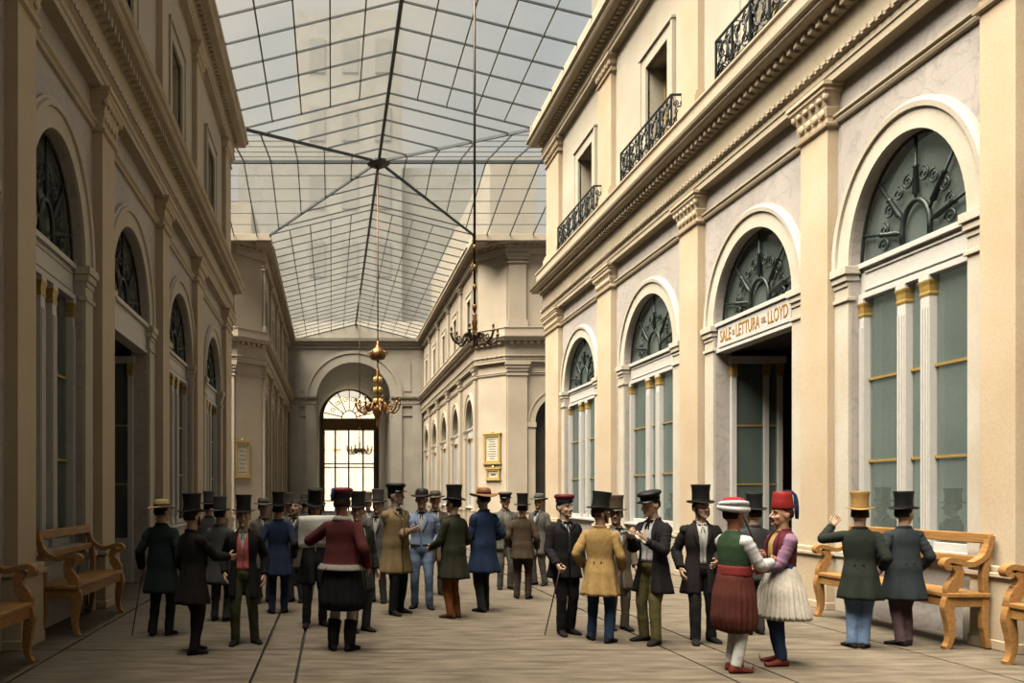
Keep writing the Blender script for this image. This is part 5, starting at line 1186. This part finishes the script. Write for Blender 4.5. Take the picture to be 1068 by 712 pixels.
p25, a25, S25 = person(681, 670, 511, -38, 'man in black cap, dark open coat and olive trousers, writing in a notebook', 'cap', (26, 26, 28), ('frock', (34, 32, 34)), 'wide', legs=(112, 104, 64), vest=(200, 200, 200), cravat=(24, 24, 26), r=(-.08, -.29, 1.27), l=(.1, -.26, 1.24), rh='hold', lh='hold', head=(-14, 12), feet=[(-.14, .02, -20), (.11, -.08, 10)])
person(731, 670, 505, 12, 'tall whiskered man in black top hat and black coat with white shirt front', 'top', BK, ('frock', (36, 30, 30)), 'open', legs=(38, 34, 34), vest=(186, 184, 178), cravat=(220, 216, 208), whiskers=True, r=(-.25, -.06, .92), l=(.12, -.24, 1.02), head=(20, 0), feet=[(-.08, -.1, -10), (.14, .1, 24)])
person(786, 661, 514, -150, 'man in black top hat and dark grey coat standing behind the two men in costume', 'top', (38, 38, 40), ('sack', (66, 66, 68)), legs=(66, 66, 68), r=(-.22, -.16, 1.0), detail=1)
p27, a27, S27 = person(766, 700, 518, 132, 'man in red and white turban, green vest, white sleeves and baggy maroon breeches', 'turban', (218, 216, 214), ('vest', (58, 84, 56)), legs=(232, 228, 220), costume='turk', skin=(186, 120, 84), hair=(40, 28, 22), shirt=(226, 224, 222), sleeves=(228, 226, 224), cravat=None, r=(-.12, -.36, 1.16), l=(.12, -.36, 1.2), rh='hold', lh='grip', shoe=(124, 48, 36), moustache=True, feet=[(-.08, .05, -6), (.09, -.04, 14)])
p29, a29, S29 = person(815, 693, 512.5, -62, 'moustached man in red fez, maroon jacket with lilac sleeves and white pleated kilt', 'fez', (164, 42, 40), ('jacket', (100, 34, 46)), 'wide', legs=(42, 62, 92), costume='greek', skin=(206, 152, 118), hair=(58, 42, 32), shirt=(204, 164, 100), cravat=None, sleeves=(158, 120, 146), cuffs=(196, 66, 46), r=(-.04, -.3, 1.08), l=(.05, -.32, 1.05), rh='hold', lh='hold', shoe=(118, 46, 36), moustache=True, feet=[(-.13, .05, -24), (.08, -.04, 6)])
# ---- pair before the bench
person(897, 675, 512, 176, 'man in tan top hat, dark green coat and pale blue trousers, left hand raised', 'top', (190, 150, 88), ('frock', (40, 46, 38)), legs=(110, 132, 164), l=(.33, -.3, 1.5), r=(-.23, -.12, 1.0), lh='relax', head=(6, 0), band=(150, 116, 66), feet=[(-.04, .02, -10), (.08, .06, 40)])
person(942, 672, 512, -152, 'man in black top hat, slate coat and plum trousers by the bench, face turned left', 'top', (26, 26, 26), ('over', (50, 58, 62)), legs=(96, 74, 78), r=(-.24, -.1, .95), l=(.25, -.16, 1.02), head=(-62, 0), moustache=True, hair=(34, 28, 26), feet=[(-.05, .0, -10), (.07, .08, 40)])
# ---- behind the glass: figures added in place of reflections in the panes
for px, yt, Yp, yw, hd, lb in ((920, 508, 12.75, -40, 0, 'dim figure standing in for a reflected top-hatted man, left pane of the large window'), (993, 509, 12.4, -70, -10, 'dim figure standing in for a reflected man with raised hand, large right-hand window'), (702, 514, 25.0, -20, 0, 'faint figure standing in for a reflected top-hatted man, window beyond the notebook writer')):
    person(px, 0, yt, yw, lb, 'top', (30, 32, 32), ('over', (38, 42, 42)), legs=(34, 36, 36), Y_=Yp, detail=1, skin=(160, 140, 124), r=(-.12, -.36, 1.36) if px > 950 else None, head=(hd, 0))
# ---- held things
def held_sheet(ar_, root, w_, h_, up, label, name, cat, fold=True):
    R_, L_ = ar_[-1], ar_[1]; c = (R_ + L_) / 2; t = (L_ - R_).normalized(); f = Vector((math.sin(root.rotation_euler.z), -math.cos(root.rotation_euler.z), 0))
    z = (Vector((0, 0, 1)) * up + f * (1 - up)).normalized(); n = t.cross(z).normalized(); m = MB(); rows = []
    for i in range(13):
        q = lerp(-1, 1, i / 12); b = .03 * abs(q) + .012 * math.sin(q * 7); rows.append([tuple(t * (q * w_ / 2) + z * (v * h_) + n * (b + .012 * math.sin(v * 6 + q * 2))) for v in [lerp(-.28, .72, k / 6) for k in range(7)]])
    m.grid(rows); o = m.build(name, M_NEWS, None, True, loc=c); tag(o, label, cat)
    s_ = o.modifiers.new('thickness', 'SOLIDIFY'); s_.thickness = .004
    return o
M_NEWS = stone('newsprint', srgb(248, 246, 238), srgb(226, 222, 214), scale=22, bump=0, streak=(1, 1, 4))
held_sheet(ar, pr, .52, .42, .92, 'open pale newspaper held up by the reader in a top hat', 'newspaper', 'newspaper')
held_sheet(a25, p25, .27, .2, .25, 'small white notebook in the hands of the man in a black cap', 'notebook', 'notebook')
# long pipe of the turbaned man
mo = p27.matrix_basis @ Vector((0, -.1, 1.585)) ; hnd = a27[1]
m = MB(); d = (hnd - mo); tip = hnd + d.normalized() * .1; O = tip.copy()
p_ = mo + d.normalized() * .03; m.tube([p_ - O, hnd - O, tip - O], [.007, .008, .009], 8); pi_ = m.build('tobacco_pipe', simple('cherry_wood', srgb(70, 44, 30), rough=.4), None, True, loc=O); tag(pi_, 'long thin tobacco pipe held by the man in the turban', 'pipe')
m = MB(); m.lathe([(.008, -.02), (.018, -.012), (.02, .02), (.024, .035), (.014, .034)], (0, 0, .012), 12); m.build('bowl', simple('red_clay', srgb(150, 74, 50), rough=.7), pi_, True)
